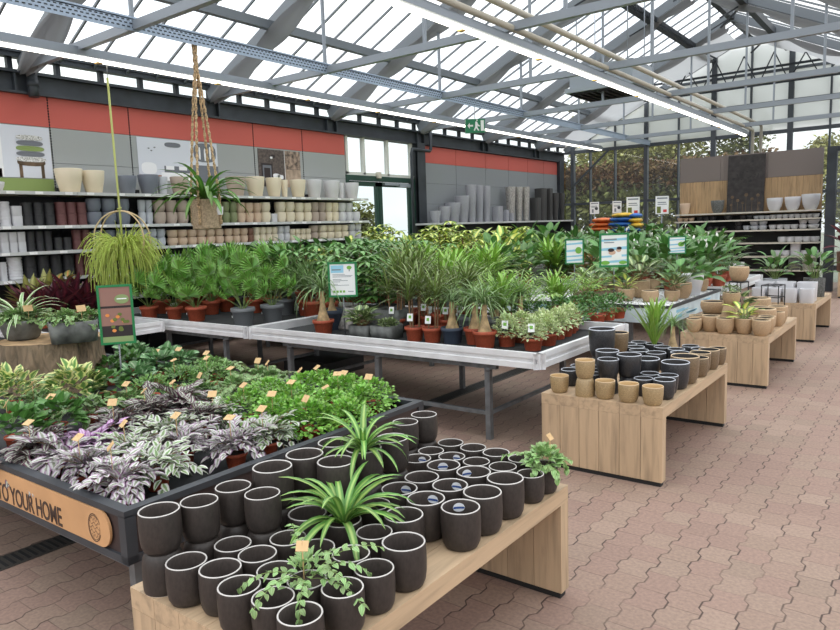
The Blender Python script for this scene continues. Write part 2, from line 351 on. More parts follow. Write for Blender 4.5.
def f_spider(R, L=.31, W=.029, n=32, up=1.42):
    mb = MB()
    for i in range(n):
        t = i/n; az = i*2.4+R.uniform(-.3, .3); el = up-t*1.0+R.uniform(-.12, .12)
        leaf(mb, (.012*math.cos(az), .012*math.sin(az), 0), az, el, L*R.uniform(.75, 1.1), W*R.uniform(.8, 1.15), R.uniform(1.2, 2.1), 8, 'strap', .35)
    return mb
def f_fan(R, n=10, H=.55, rad=.2):
    mb = MB()
    for i in range(n):
        az = i*2.4+R.uniform(-.3, .3); k = i/n; el = 1.4-.75*k+R.uniform(-.1, .1)
        p, a = stalk(mb, (.01*math.cos(az), .01*math.sin(az), 0), az, el, H*(1-.5*k)*R.uniform(.8, 1.05), .005, .45)
        P = Vector(p); d = Vector((math.cos(az)*math.cos(a), math.sin(az)*math.cos(a), math.sin(a)))
        sd = Vector((-math.sin(az), math.cos(az), 0)); tilt = R.uniform(-.9, -.2)
        fwd = (d*math.cos(tilt)+d.cross(sd)*-math.sin(tilt)).normalized(); nor = sd.cross(fwd).normalized()
        m = 18; rr = rad*R.uniform(.8, 1.15)*(1-.25*k)
        for j in range(m):
            a0 = -2.2+4.4*j/m; a1 = -2.2+4.4*(j+1)/m; am = (a0+a1)/2
            def q(a_, r_, h): return tuple(P+fwd*(math.cos(a_)*r_)+sd*(math.sin(a_)*r_)+nor*(h-.35*r_*r_/rr*(.4+abs(math.sin(a_)))))
            ri = rr*.62; ro = rr*(1-.12*abs(am))
            mb.face([P[:], q(a0, ri, -.004), q(am, ri, .012)], 0, ((.0, 0), (0, .6), (.5, .6)))
            mb.face([P[:], q(am, ri, .012), q(a1, ri, -.004)], 0, ((.5, 0), (.5, .6), (1, .6)))
            mb.face([q(a0, ri, -.004), q(am, ro, -.01), q(am, ri, .012)], 0, ((0, .6), (.5, 1), (.5, .6)))
            mb.face([q(am, ri, .012), q(am, ro, -.01), q(a1, ri, -.004)], 0, ((.5, .6), (.5, 1), (1, .6)))
    return mb
def f_pony(R, n=70, L=.42, z=0, W=.013):
    mb = MB()
    for i in range(n):
        az = i*2.4+R.uniform(-.3, .3); el = 1.35-1.1*(i/n)+R.uniform(-.15, .15)
        leaf(mb, (0, 0, z), az, el, L*R.uniform(.7, 1.1), W*R.uniform(.8, 1.2), R.uniform(1.3, 2.3), 7, 'grass', .3)
    return mb
def f_canes(R, heads=3, H=.28, n=26, L=.36, W=.016, spread=.05):
    mb = MB()
    for h in range(heads):
        az = h*2.1+R.uniform(0, 1); x, y = spread*math.cos(az), spread*math.sin(az); hh = H*R.uniform(.6, 1.2)
        mb.tube([(x, y, 0), (x*1.15, y*1.15, hh*.5), (x*1.3, y*1.3, hh)], .008, 5, 1, cap=False)
        for i in range(n):
            a = i*2.4+R.uniform(-.3, .3); leaf(mb, (x*1.3, y*1.3, hh-.05+.1*i/n*.5), a, 1.45-1.0*(1-i/n)+R.uniform(-.1, .1), L*R.uniform(.75, 1.1), W, R.uniform(.5, 1.2), 6, 'strap', .3)
    return mb
def f_lemon(R, heads=3, L=.36, W=.03, n=24, H=.14):
    return f_canes(R, heads, H, n, L, W, .04)
def f_areca(R, n=14, L=.5):
    mb = MB()
    for i in range(n):
        az = i*2.4+R.uniform(-.3, .3); el = 1.45-.6*i/n; x = y = 0; pts = []; LL = L*R.uniform(.7, 1.1); bend = R.uniform(.7, 1.2); px = py = 0; pz = 0
        for k in range(9):
            a = el-bend*k/8; pts.append((px, py, pz)); 
            if k > 2:
                for s_ in (-1, 1): leaf(mb, (px, py, pz), az+s_*(.75-.03*k), a-.1, LL*.36*(1-.5*abs(k-5)/5), .018, .7, 3, 'lance', .15)
            px += math.cos(a)*math.cos(az)*LL/8; py += math.cos(a)*math.sin(az)*LL/8; pz += math.sin(a)*LL/8
        leaf(mb, (px, py, pz), az, el-bend, LL*.25, .018, .5, 3, 'lance', .15)
        mb.tube(pts, .003, 4, 1, cap=False)
    return mb
def f_areca_up(R, n=13, L=.42):
    mb = MB()
    for i in range(n):
        az = i*2.4+R.uniform(-.3, .3); leaf(mb, (.015*math.cos(az), .015*math.sin(az), 0), az, 1.5-.4*i/n, L*R.uniform(.75, 1.1), .045, R.uniform(.3, .7), 7, 'lance', .3)
        for k in range(3): leaf(mb, (.02*math.cos(az), .02*math.sin(az), L*(.25+.15*k)), az+R.uniform(-1, 1), 1.2, L*.45, .022, .6, 5, 'lance', .2)
    return mb
def f_palmate(R, stems=3, per=9, H=.5, L=.15, W=.05, nl=7):
    mb = MB()
    for s_ in range(stems):
        a0 = s_*2.1+R.uniform(0, 1); x, y = .03*math.cos(a0), .03*math.sin(a0); hh = H*R.uniform(.75, 1.1)
        mb.tube([(x, y, 0), (x*1.6, y*1.6, hh*.5), (x*2.4, y*2.4, hh)], .006, 5, 1, cap=False)
        for i in range(per):
            t = .3+.7*i/(per-1); az = i*2.4+a0; el = .15+1.1*max(0, t-.5)+R.uniform(-.1, .1)
            p, a = stalk(mb, (x*(1+1.4*t), y*(1+1.4*t), hh*t), az, el, L*R.uniform(.7, 1.1), .003, .2)
            for j in range(nl):
                leaf(mb, p, az+2*PI*j/nl, -.05+R.uniform(-.25, .2), L*R.uniform(.85, 1.1), W, .55, 4, 'lance', .2)
    return mb
def f_broad(R, n=18, H=.35, L=.22, W=.1, kind='ovate', stem=1.2, droop=.8):
    mb = MB()
    for i in range(n):
        az = i*2.4+R.uniform(-.3, .3); k = i/n; el = stem-.75*k+R.uniform(-.1, .1)
        p, a = stalk(mb, (.015*math.cos(az), .015*math.sin(az), 0), az, el+.2, H*(1.05-.6*k)*R.uniform(.75, 1.1), .0035, .3)
        leaf(mb, p, az+R.uniform(-.4, .4), a-.1, L*R.uniform(.75, 1.1), W*R.uniform(.85, 1.1), droop+R.uniform(-.2, .4), 6, kind, .18, 0, R.uniform(-.35, .35))
    return mb
def f_tower(R, n=40, H=.5, L=.17, W=.06, kind='lance', rad=.05):
    mb = MB()
    for h in range(3):
        a0 = h*2.1; x, y = rad*math.cos(a0), rad*math.sin(a0); hh = H*R.uniform(.7, 1.05)
        mb.tube([(x, y, 0), (x*1.2, y*1.2, hh)], .006, 5, 1, cap=False)
        for i in range(n//3):
            t = .12+.88*i/(n//3); az = i*2.4+a0
            leaf(mb, (x, y, hh*t), az, .75*t+.2+R.uniform(-.2, .2), L*R.uniform(.8, 1.1)*(1.1-.3*t), W, R.uniform(.6, 1.2), 5, kind, .2, 0, R.uniform(-.3, .3))
    return mb
def f_mound(R, n=220, rad=.12, H=.11, L=.035, W=.022, kind='ovate', low=-.25, seg=3, droop=.6, flat=.35):
    mb = MB()
    for i in range(n):
        az = R.uniform(0, 2*PI); q = R.uniform(low, 1); rr = math.sqrt(max(0, 1-max(q, 0)**2))*R.uniform(.55, 1.05)
        p = (rad*rr*math.cos(az), rad*rr*math.sin(az), H*(q if q > 0 else q*.8)*R.uniform(.85, 1.1)+.01)
        leaf(mb, p, az+R.uniform(-.9, .9), q*1.1-flat*.2+R.uniform(-.5, .5), L*R.uniform(.7, 1.2), W*R.uniform(.8, 1.15), droop*R.uniform(.4, 1.4), seg, kind, .2, 0, R.uniform(-.5, .5))
    return mb
def f_trad(R, stems=30, L=.046, W=.027, reach=.135, up=1.0):
    mb = MB()
    for s_ in range(stems):
        az = s_*2.4+R.uniform(-.3, .3); el = up+R.uniform(-.5, .5); x = y = 0; z = 0.0; k = 8; LL = reach*R.uniform(.6, 1.15); b_ = R.uniform(1.1, 2.0); pts = []
        for i in range(k+1):
            a = el-b_*i/k; pts.append((x, y, z))
            if i > 1:
                leaf(mb, (x, y, z), az+(1 if i % 2 else -1)*R.uniform(.5, 1.1), a+.25+R.uniform(-.2, .3), L*R.uniform(.75, 1.15), W, .7, 4, 'ovate', .22, 0, R.uniform(-.4, .4))
            x += math.cos(a)*math.cos(az)*LL/k; y += math.cos(a)*math.sin(az)*LL/k; z += math.sin(a)*LL/k
        leaf(mb, (x, y, z), az, el-b_+.5, L, W, .5, 4, 'ovate', .22)
        mb.tube(pts, .0018, 3, 1, cap=False)
    return mb
def f_rosette(R, n=26, L=.26, W=.05, up=1.2, droop=.7, kind='strap'):
    mb = MB()
    for i in range(n):
        az = i*2.4+R.uniform(-.2, .2); leaf(mb, (.01*math.cos(az), .01*math.sin(az), 0), az, up-1.0*(i/n)+R.uniform(-.1, .1), L*R.uniform(.8, 1.1), W, droop*R.uniform(.6, 1.3), 6, kind, .3)
    return mb
def f_vine(R, stems=9, L=.036, W=.021, reach=.25, bush=60):
    mb = f_mound(R, bush, .075, .075, L, W, 'ovate', -.1, 4)
    for s_ in range(stems):
        az = s_*2.4+R.uniform(-.4, .4); x = .02*math.cos(az); y = .02*math.sin(az); z = .02; el = R.uniform(.3, 1.0); k = 8; LL = reach*R.uniform(.6, 1.1); b_ = R.uniform(.9, 1.9); pts = []
        for i in range(k+1):
            a = el-b_*i/k; pts.append((x, y, z))
            if i > 1:
                for sgn in (-1, 1): leaf(mb, (x, y, z), az+sgn*R.uniform(.6, 1.2), a+R.uniform(-.3, .4), L*R.uniform(.6, 1.1), W, .6, 4, 'ovate', .2, 0, R.uniform(-.5, .5))
            x += math.cos(a)*math.cos(az)*LL/k; y += math.cos(a)*math.sin(az)*LL/k; z += math.sin(a)*LL/k
        mb.tube(pts, .0016, 3, 1, cap=False)
    return mb
def f_rhipsalis(R, n=760, rad=.24, drop=.42):
    mb = MB()
    for i in range(n):
        az = R.uniform(0, 2*PI); up = R.random() < .2
        x = R.uniform(0, .06)*math.cos(az); y = R.uniform(0, .06)*math.sin(az); z = R.uniform(-.02, .05); el = R.uniform(.2, 1.3); k = 7; LL = R.uniform(.2, .4)*(1.15 if not up else .75); b_ = R.uniform(.2, .9) if up else R.uniform(2.0, 3.4); pts = []
        for j in range(k+1):
            a = max(-1.5, el-b_*(j/k)); pts.append((x, y, z)); ww = R.uniform(-.25, .25)
            x += math.cos(a)*math.cos(az+ww)*LL/k; y += math.cos(a)*math.sin(az+ww)*LL/k; z += math.sin(a)*LL/k*(1.15 if a < 0 else 1)
        mb.tube(pts, .003, 3, 0, cap=False)
        for j in (3, 5): leaf(mb, pts[j], az+R.uniform(-1.5, 1.5), R.uniform(-1.4, .4), .05, .007, .5, 2, 'grass', .1)
    return mb
def f_spathes(R, n=4, H=.46):
    mb = MB()
    for i in range(n):
        az = i*2.4+R.uniform(-.4, .4); p, a = stalk(mb, (.02*math.cos(az), .02*math.sin(az), 0), az, 1.42+R.uniform(-.12, .1), H*R.uniform(.8, 1.1), .003, .25)
        leaf(mb, p, az, 1.25, .075, .03, .35, 4, 'ovate', .5); mb.tube([p, (p[0], p[1], p[2]+.05)], .005, 5, 0)
    return mb

FOL = {  # species: (builder, materials)
 'spider': (lambda R: f_spider(R), ['lf_spider']), 'spiderpale': (lambda R: f_spider(R, .3, .017, 30), ['lf_spider_pale']), 'spiderhang': (lambda R: f_spider(R, .42, .036, 40, 1.4), ['lf_spider_dark']),
 'fan': (lambda R: f_fan(R, 11, .55, .2), ['lf_palm', 'stem_green']), 'pony': (lambda R: f_pony(R), ['lf_pony']), 'dracaena': (lambda R: f_canes(R), ['lf_dracaena', 'stem_brown']),
 'grass': (lambda R: f_canes(R, 4, .2, 22, .4, .013), ['lf_pony', 'stem_brown']), 'lemon': (lambda R: f_lemon(R), ['lf_lemon', 'stem_brown']), 'areca': (lambda R: f_areca(R), ['lf_lemon', 'stem_green']), 'arecaup': (lambda R: f_areca_up(R), ['lf_lemon', 'stem_green']), 'arecadark': (lambda R: f_areca(R, 12, .45), ['lf_palm', 'stem_green']),
 'pachira': (lambda R: f_palmate(R), ['lf_pachira', 'stem_brown']), 'scheffgold': (lambda R: f_palmate(R, 3, 10, .5, .11, .05, 7), ['lf_gold', 'stem_brown']),
 'dieff': (lambda R: f_broad(R, 30, .38, .17, .07), ['lf_gold', 'stem_green']), 'deep': (lambda R: f_broad(R, 24, .36, .24, .085, 'lance', 1.3, .9), ['lf_deep', 'stem_green']),
 'midbroad': (lambda R: f_broad(R, 30, .4, .17, .1, 'ovate', 1.3, .8), ['lf_mid', 'stem_green']), 'tower': (lambda R: f_tower(R), ['lf_mid', 'stem_brown']), 'towerdeep': (lambda R: f_tower(R, 45, .55, .2, .075), ['lf_deep', 'stem_brown']),
 'cala': (lambda R: f_broad(R, 20, .17, .14, .085, 'ovate', 1.2, .7), ['lf_cala', 'stem_brown']), 'calagreen': (lambda R: f_broad(R, 16, .2, .2, .1, 'lance', 1.1, .6), ['lf_mid', 'stem_green']), 'varlance': (lambda R: f_broad(R, 13, .09, .13, .045, 'lance', 1.2, .7), ['lf_gold', 'stem_green']),
 'croton': (lambda R: f_tower(R, 36, .28, .15, .05), ['lf_croton', 'stem_brown']), 'brom': (lambda R: f_rosette(R, 24, .34, .06, 1.35, .6), ['lf_brom']), 'bromolive': (lambda R: f_rosette(R, 22, .36, .07, 1.4, .35), ['lf_olive']), 'redcord': (lambda R: f_broad(R, 18, .3, .2, .09, 'lance', 1.3, .6), ['lf_brom', 'stem_brown']),
 'ficusvar': (lambda R: f_mound(R, 420, .105, .15, .036, .02, 'ovate', -.05), ['lf_varieg']), 'ivydark': (lambda R: f_mound(R, 260, .14, .14, .035, .022, 'ovate', -.1), ['lf_mid']),
 'peper': (lambda R: f_mound(R, 110, .1, .11, .06, .042, 'ovate', 0), ['lf_peper']), 'bright': (lambda R: f_mound(R, 380, .13, .1, .026, .02, 'round', -.3), ['lf_bright']), 'fine': (lambda R: f_mound(R, 420, .12, .09, .026, .009, 'lance', -.25), ['lf_grassy']),
 'ivy': (lambda R: f_vine(R, 12, .036, .03, .19, 110), ['lf_ivy', 'stem_brown']), 'roundleaf': (lambda R: f_mound(R, 80, .11, .1, .06, .055, 'round', -.1, 4), ['lf_round']), 'deepmound': (lambda R: f_mound(R, 90, .11, .1, .06, .042, 'ovate', -.1, 4), ['lf_mid']),
 'silver': (lambda R: f_trad(R), ['lf_silver', 'stem_brown']), 'silvergreen': (lambda R: f_trad(R), ['lf_silverg', 'stem_brown']), 'violet': (lambda R: f_trad(R, 26, .06, .032), ['lf_violet', 'stem_brown']), 'zebra': (lambda R: f_trad(R, 28, .06, .036), ['lf_zebra', 'stem_brown']), 'bigsilver': (lambda R: f_trad(R, 12, .11, .042, .15, .7), ['lf_silver', 'stem_brown']),
 'vinebush': (lambda R: f_vine(R, 8, .036, .026, .15, 150), ['lf_vine', 'stem_green']), 'vine': (lambda R: f_vine(R), ['lf_vine', 'stem_green']), 'rhip': (lambda R: f_rhipsalis(R), ['lf_rhip']), 'spathe': (lambda R: f_spathes(R), ['lf_white', 'stem_green']), 'pink': (lambda R: f_rosette(R, 10, .16, .035, 1.1, .6), ['lf_pink']),
 'succulent': (lambda R: f_mound(R, 120, .1, .07, .035, .022, 'ovate', 0, 3), ['lf_cala']),
}
FC = {}
def fol(sp, k=0):
    if (sp, k) not in FC: FC[(sp, k)] = FOL[sp][0](random.Random(hash_(sp)+k*17)).mesh('foliage', FOL[sp][1])
    return FC[(sp, k)]
def hash_(s): return sum(ord(c)*(i+3) for i, c in enumerate(s))

# ------------------------------------------------------------------ pots (radius 1 at the rim, height 1: scaled when placed)
PM = {}; COLS = []
RECTS = [(-2.05, -1.245, 1.08, 2.64, .5), (-2.11, -1.30, 4.07, 5.63, .5), (-2.08, -1.27, 7.04, 8.59, .5), (-2.08, -1.265, 9.98, 11.5, .5), (-5.37, -2.26, 4.31, 5.92, .645), (-8.42, -5.45, 4.31, 5.92, .645), (-8.57, -6.78, 3.13, 4.17, .645), (-8.17, -4.33, 6.38, 8.07, .645), (-8.17, -4.63, 8.53, 10.37, .645), (-8.17, -5.33, 10.83, 12.87, .645), (-7.57, -3.33, 13.33, 15.37, .645), (-4.97, -2.33, 9.73, 11.97, .645), (-4.12, -2.23, 7.13, 9.07, .735), (-6.05, -2.42, 1.3, 3.07, .53)]
def settle(fixed=()):
    # nothing stands inside anything else: pots that would touch are nudged apart, each on its own table
    cl = {}
    for o, r, z0, z1 in COLS:
        k = (round(o.location.x, 3), round(o.location.y, 3)); c = cl.setdefault(k, [k[0], k[1], 0, 9, 0, [], None]); c[2] = max(c[2], r); c[3] = min(c[3], z0); c[4] = max(c[4], z1); c[5].append(o)
    L = list(cl.values())
    for c in L:
        for q in RECTS:
            if q[0]-.3 < c[0] < q[1]+.3 and q[2]-.3 < c[1] < q[3]+.3 and abs(c[3]-q[4]) < .03: c[6] = q
    L = [c for c in L if c[6]]
    for it in range(150):
        for i, a in enumerate(L):
            for b_ in L[:i]:
                if a[6] is not b_[6]: continue
                dx, dy = a[0]-b_[0], a[1]-b_[1]; m = a[2]+b_[2]+.002
                if abs(dx) < m and abs(dy) < m:
                    d = math.hypot(dx, dy)
                    if d < m:
                        if d < 1e-4: dx, dy, d = .01, .01, .014
                        f = (m-d)/d*.3; a[0] += dx*f; a[1] += dy*f; b_[0] -= dx*f; b_[1] -= dy*f
            for fx, fy, fr, fq in fixed:
                if abs(a[6][4]-fq) < .03:
                    dx, dy = a[0]-fx, a[1]-fy; d = math.hypot(dx, dy)
                    if d < fr+a[2]*.8: f = (fr+a[2]*.8-d)/max(d, .01); a[0] += dx*f; a[1] += dy*f
            q = a[6]; r = a[2]*.96
            a[0] = min(max(a[0], q[0]+r), q[1]-r); a[1] = min(max(a[1], q[2]+r), q[3]-r)
    for c in L:
        for o in c[5]: o.location.x, o.location.y = c[0], c[1]
def potmesh(kind):
    if kind in PM: return PM[kind]
    mb = MB(); mats = []
    if kind in ('terracotta', 'nursery_grey', 'nursery_blue'):
        mb.lathe([(0, 0), (.7, 0), (.72, .02), (.88, .78), (.97, .79), (1, .82), (1, 1), (.93, 1), (.9, .84)], 24, mis=[0]*8); mats = [kind]
    elif kind == 'dark':       # smooth tumbler with a pale lip
        pr = [(0, 0), (.72, 0), (.82, .03), (.93, .15), (.985, .35), (1, .6), (.985, .9), (.965, .985), (.95, 1), (.905, 1), (.885, .985), (.88, .9), (.9, .5), (.8, .1), (0, .07)]
        mb.lathe(pr, 36, mis=[0]*7+[1, 1, 1]+[2]*4); mats = ['pot_dark', 'pot_rim', 'pot_inner']
    elif kind in ('gblack', 'gbrown', 'ggold'):
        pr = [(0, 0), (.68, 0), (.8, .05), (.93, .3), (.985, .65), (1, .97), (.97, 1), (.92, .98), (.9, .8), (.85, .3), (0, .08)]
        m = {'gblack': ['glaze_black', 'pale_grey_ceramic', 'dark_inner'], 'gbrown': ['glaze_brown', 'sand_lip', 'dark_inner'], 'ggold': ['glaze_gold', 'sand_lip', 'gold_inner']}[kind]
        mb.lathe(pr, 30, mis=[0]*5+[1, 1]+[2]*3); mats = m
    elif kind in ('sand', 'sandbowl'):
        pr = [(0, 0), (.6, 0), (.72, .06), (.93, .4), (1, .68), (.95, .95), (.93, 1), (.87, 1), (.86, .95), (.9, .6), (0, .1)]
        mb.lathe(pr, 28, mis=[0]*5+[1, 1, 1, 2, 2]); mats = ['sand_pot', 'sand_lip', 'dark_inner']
    elif kind.startswith('egg_'):
        mb.lathe([(0, 0), (.62, 0), (.76, .05), (.95, .35), (1, .6), (.96, .95), (.93, 1), (.88, .99), (.86, .9), (0, .85)], 22); mats = [kind[4:]]
    elif kind.startswith('tub_'):
        mb.lathe([(0, 0), (.62, 0), (.68, .02), (.92, .6), (1, .97), (.98, 1), (.92, 1), (.88, .9), (.6, .15), (0, .12)], 28); mats = [kind[4:]]
    elif kind.startswith('bowl_'):
        mb.lathe([(0, 0), (.5, 0), (.62, .05), (.85, .35), (.97, .7), (1, .97), (.97, 1), (.92, .97), (.85, .6), (0, .15)], 24); mats = [kind[5:]]
    elif kind.startswith('ribbed_'):
        o = []
        for i in range(8): z = i/8; o += [(.9, z+.01), (1.0, z+.04), (1.0, z+.1), (.93, z+.12)]
        mb.lathe([(0, 0)]+o+[(.95, 1), (.88, 1), (.86, .9), (0, .88)], 22); mats = [kind[7:]]
    elif kind.startswith('cube_'):
        mb.lathe([(0, 0), (.9, 0), (.94, .01), (1, .98), (.99, 1), (.92, 1), (.91, .97), (.88, .3), (0, .28)], 28, sq=7); mats = [kind[5:]]
    elif kind.startswith('tall_'):
        mb.lathe([(0, 0), (.62, 0), (.66, .01), (.9, .55), (1, .96), (.97, 1), (.9, 1), (.88, .97), (0, .95)], 26); mats = [kind[5:]]
    elif kind.startswith('round_'):
        mb.lathe([(0, 0), (.6, 0), (.8, .1), (1, .45), (.97, .75), (.8, .97), (.76, 1), (.7, .98), (.72, .9), (0, .7)], 26); mats = [kind[6:]]
    PM[kind] = mb.mesh('pot', mats); return PM[kind]
NAMES = {'dark': 'plant_pot', 'gblack': 'plant_pot', 'gbrown': 'plant_pot', 'ggold': 'plant_pot', 'sand': 'plant_pot', 'sandbowl': 'bowl_planter'}
def pot(kind, x, y, z, r, h, desc, name='plant_pot', inv=False, rz=0, cat='plant pot', **kw):
    """an empty pot: one mesh; inv turns it upside down as the foot of a stack"""
    o = link(name, potmesh(kind), None, (x, y, z+(h if inv else 0)), rz); o.scale = (r, r, h)
    if inv: o.rotation_euler = (PI, 0, rz)
    COLS.append((o, r*(.98 if kind.startswith('cube') else 1), z, z+h))
    return reg(o, desc, cat, **kw)
soil_me = None
def plant(sp, x, y, z, desc, pk='terracotta', r=.075, h=.12, s=1.0, rz=None, var=None, name=None, tag=None, tagsize=1.0, trunk=None, extra=None, fz=None, tagaz=None, **kw):
    global soil_me
    rz = rnd.uniform(0, 2*PI) if rz is None else rz
    t = thing(name or 'potted_plant', desc, kw.pop('cat', 'plant'), (x, y, z), rz, **kw)
    if pk: COLS.append((t, r, z, z+h))
    if pk:
        po = link('pot', potmesh(pk), t); po.scale = (r, r, h)
        if soil_me is None:
            mb = MB(); mb.lathe([(.0, .0), (1, -.02)], 20); soil_me = mb.mesh('soil', 'soil')
        so = link('soil', soil_me, t, (0, 0, h*.9), 0, (r*.88, r*.88, r)); 
    zz = h*.9 if fz is None else fz
    if trunk:      # swollen foot and bare stem
        mb = MB(); hh, rr = trunk; mb.lathe([(rr*1.0, 0), (rr*1.05, hh*.08), (rr*.75, hh*.25), (rr*.42, hh*.55), (rr*.36, hh)], 14)
        mb.obj('trunk', 'bark_pale', t, (0, 0, zz-.01)); zz += hh-.02
    f = link('foliage', fol(sp, rnd.randrange(2) if var is None else var), t, (0, 0, zz), 0, s)
    if extra: link('flower', fol(extra, rnd.randrange(2)), t, (0, 0, zz), 0, s)
    if tag == 'wood':
        mb = MB(); az = rnd.uniform(0, 6.28) if tagaz is None else tagaz-rz; d = Vector((math.cos(az), math.sin(az), 0)); q = Vector((-d.y, d.x, 0)); c = Vector((d.x*r*.5, d.y*r*.5, zz+.135*s+rnd.uniform(0, .015)))
        up = Vector((0, 0, 1)); tl = rnd.uniform(.35, 1.0); a = (up*math.sin(tl)-d*math.cos(tl)).normalized()
        mb.obox(c, q*.024*tagsize, a*.02*tagsize, q.cross(a)*.0012); mb.tube([c-Vector((0, 0, .1)), c+Vector((0, 0, .012))], .002, 4); mb.obj('plant_tag', 'wood_tag', t)
    elif tag == 'white':
        mb = MB(); az = tagaz-rz if tagaz is not None else -2.2-rz; d = Vector((math.cos(az), math.sin(az), 0)); q = Vector((-d.y, d.x, 0)); c = Vector((d.x*r*1.1, d.y*r*1.1, zz+.1*s)); a = (Vector((0, 0, 1))*.95+d*-.2).normalized()
        mb.obox(c, q*.026, a*.033, q.cross(a)*.001, 0); mb.obox(c+d*.0025+a*.004, q*.012, a*.013, q.cross(a)*.0006, 1); mb.obj('plant_tag', ['price_card', 'leaf_ink'], t)
    elif tag == 'label':
        mb = MB(); az = -2.1-rz; d = Vector((math.cos(az), math.sin(az), 0)); q = Vector((-d.y, d.x, 0)); c = d*(r*.9)+Vector((0, 0, h*.55)); mb.obox(c, q*.018, Vector((0, 0, .011)), d*.002); mb.obj('pot_label', 'price_card', t)
    return t
# ------------------------------------------------------------------ the setting
XW, YG, XR, XE, ZE, SL = -9.15, 19.34, -4.12, .91, 3.79, .485
ZR = ZE+SL*(XR-XW)
TR = [-1.35, 1.37, 4.06, 6.8, 9.42, 12.14, 14.78, 17.5]
mb = MB(); mb.face([(-9.6, -4, 0), (6, -4, 0), (6, YG, 0), (-9.6, YG, 0)]); struct('floor', mb, 'block_paving')
mb = MB(); mb.face([(-60, -40, -.06), (60, -40, -.06), (60, 80, -.06), (-60, 80, -.06)]); o = struct('ground', mb, 'outside_ground')
# drain channel with slotted iron grating, under the tables
mb = MB(); mb.box(-3.83, -3.66, -2, 9, 0, .004, 0)
for i in range(260):
    y = -1.5+i*.036; mb.box(-3.81, -3.68, y, y+.016, .003, .006, 1)
struct('floor_drain', mb, ['drain_iron', 'black_plinth'])

def wallseg(mb, y0, y1, z0, z1, mi, x=XW): mb.box(x-.03, x, y0, y1, z0, z1, mi)
# left wall: red fascia band over grey boards, seams at the bays
mb = MB(); SE = [-1.1+1.09*i for i in range(11)]; SE = [4.32-1.09*(5-i) for i in range(11)]  # bay seams
for i in range(10):
    y0, y1 = SE[i]+.006, SE[i+1]-.006
    wallseg(mb, y0, y1, 3.065, 3.44, 0); wallseg(mb, y0, y1, 2.62, 3.06, 1); wallseg(mb, y0, y1, 2.05, 2.615, 1)
    for k in range(38): mb.box(XW-.005, XW+.003, y0-.014, y0+.002, 2.2+k*.034, 2.2+k*.034+.02, 2)
mb.box(XW-.3, XW-.035, -4, 9.76, 0, 3.44, 3)
struct('wall_left', mb, ['panel_red', 'panel_grey', 'black_plinth', 'panel_slate'])
mb = MB(); SE2 = [12.22, 13.52, 14.82, 15.95, 17.0, 17.95, 18.8]
for i in range(6):
    y0, y1 = SE2[i]+.006, SE2[i+1]-.006
    wallseg(mb, y0, y1, 3.065, 3.42, 0); wallseg(mb, y0, y1, 2.62, 3.06, 1); wallseg(mb, y0, y1, 2.17, 2.615, 1); wallseg(mb, y0, y1, 1.6, 2.165, 1)
mb.box(XW-.3, XW-.035, 12.22, 18.8, 0, 3.42, 2)
struct('wall_left', mb, ['panel_red', 'panel_slate', 'black_plinth'])
# steel beam along the wall head, stiffeners, gutter and clerestory
mb = MB(); mb.box(XW-.14, XW-.02, -4, YG, 3.46, 3.70); mb.box(XW-.16, XW+.06, -4, YG, 3.68, 3.715); mb.box(XW-.16, XW+.06, -4, YG, 3.435, 3.465)
for y in TR:
    for d in (-.12, .12): mb.box(XW-.02, XW+.05, y+d-.012, y+d+.012, 3.46, 3.69)
struct('beam_left', mb, 'steel_dark')
mb = MB(); mb.box(XW-.35, XW+.04, -4, YG, 3.93, 4.02); mb.box(XW-.1, XW+.02, -4, YG, 3.87, 3.93)
for i in range(40):
    y = -3.6+i*.58; mb.box(XW-.12, XW-.05, y-.03, y+.03, 3.71, 3.93)
struct('window_frame_clerestory', mb, 'steel_dark')
mb = MB(); mb.face([(XW-.1, -4, 3.71), (XW-.1, YG, 3.71), (XW-.1, YG, 3.93), (XW-.1, -4, 3.93)]); struct('window_clerestory', mb, 'gable_glass')
# downpipes
for y, zb in ((4.12, 3.4), (12.32, 3.32)):
    mb = MB(); r = .062 if y < 6 else .035
    if y < 6: mb.tube([(XW+.1, y, 3.95), (XW+.1, y, 3.5), (XW+.1, y, zb)], r, 14); mb.tube([(XW+.1, y, 3.52), (XW+.1, y, 3.6)], r*1.08, 14); desc = 'dark grey gutter downpipe stub overhanging the red band by the chair poster'
    else:
        mb.tube([(XW+.12, y+.06, 3.85), (XW+.12, y+.06, 3.33), (XW+.12, y+.02, 3.3), (XW+.12, y-.6, 3.3), (XW+.12, y-.64, 3.2), (XW+.12, y-.64, .2)], r, 8); desc = 'thin grey downpipe running down beside the green door column'
    reg(mb.obj('downpipe', 'steel_dark'), desc, 'pipe')
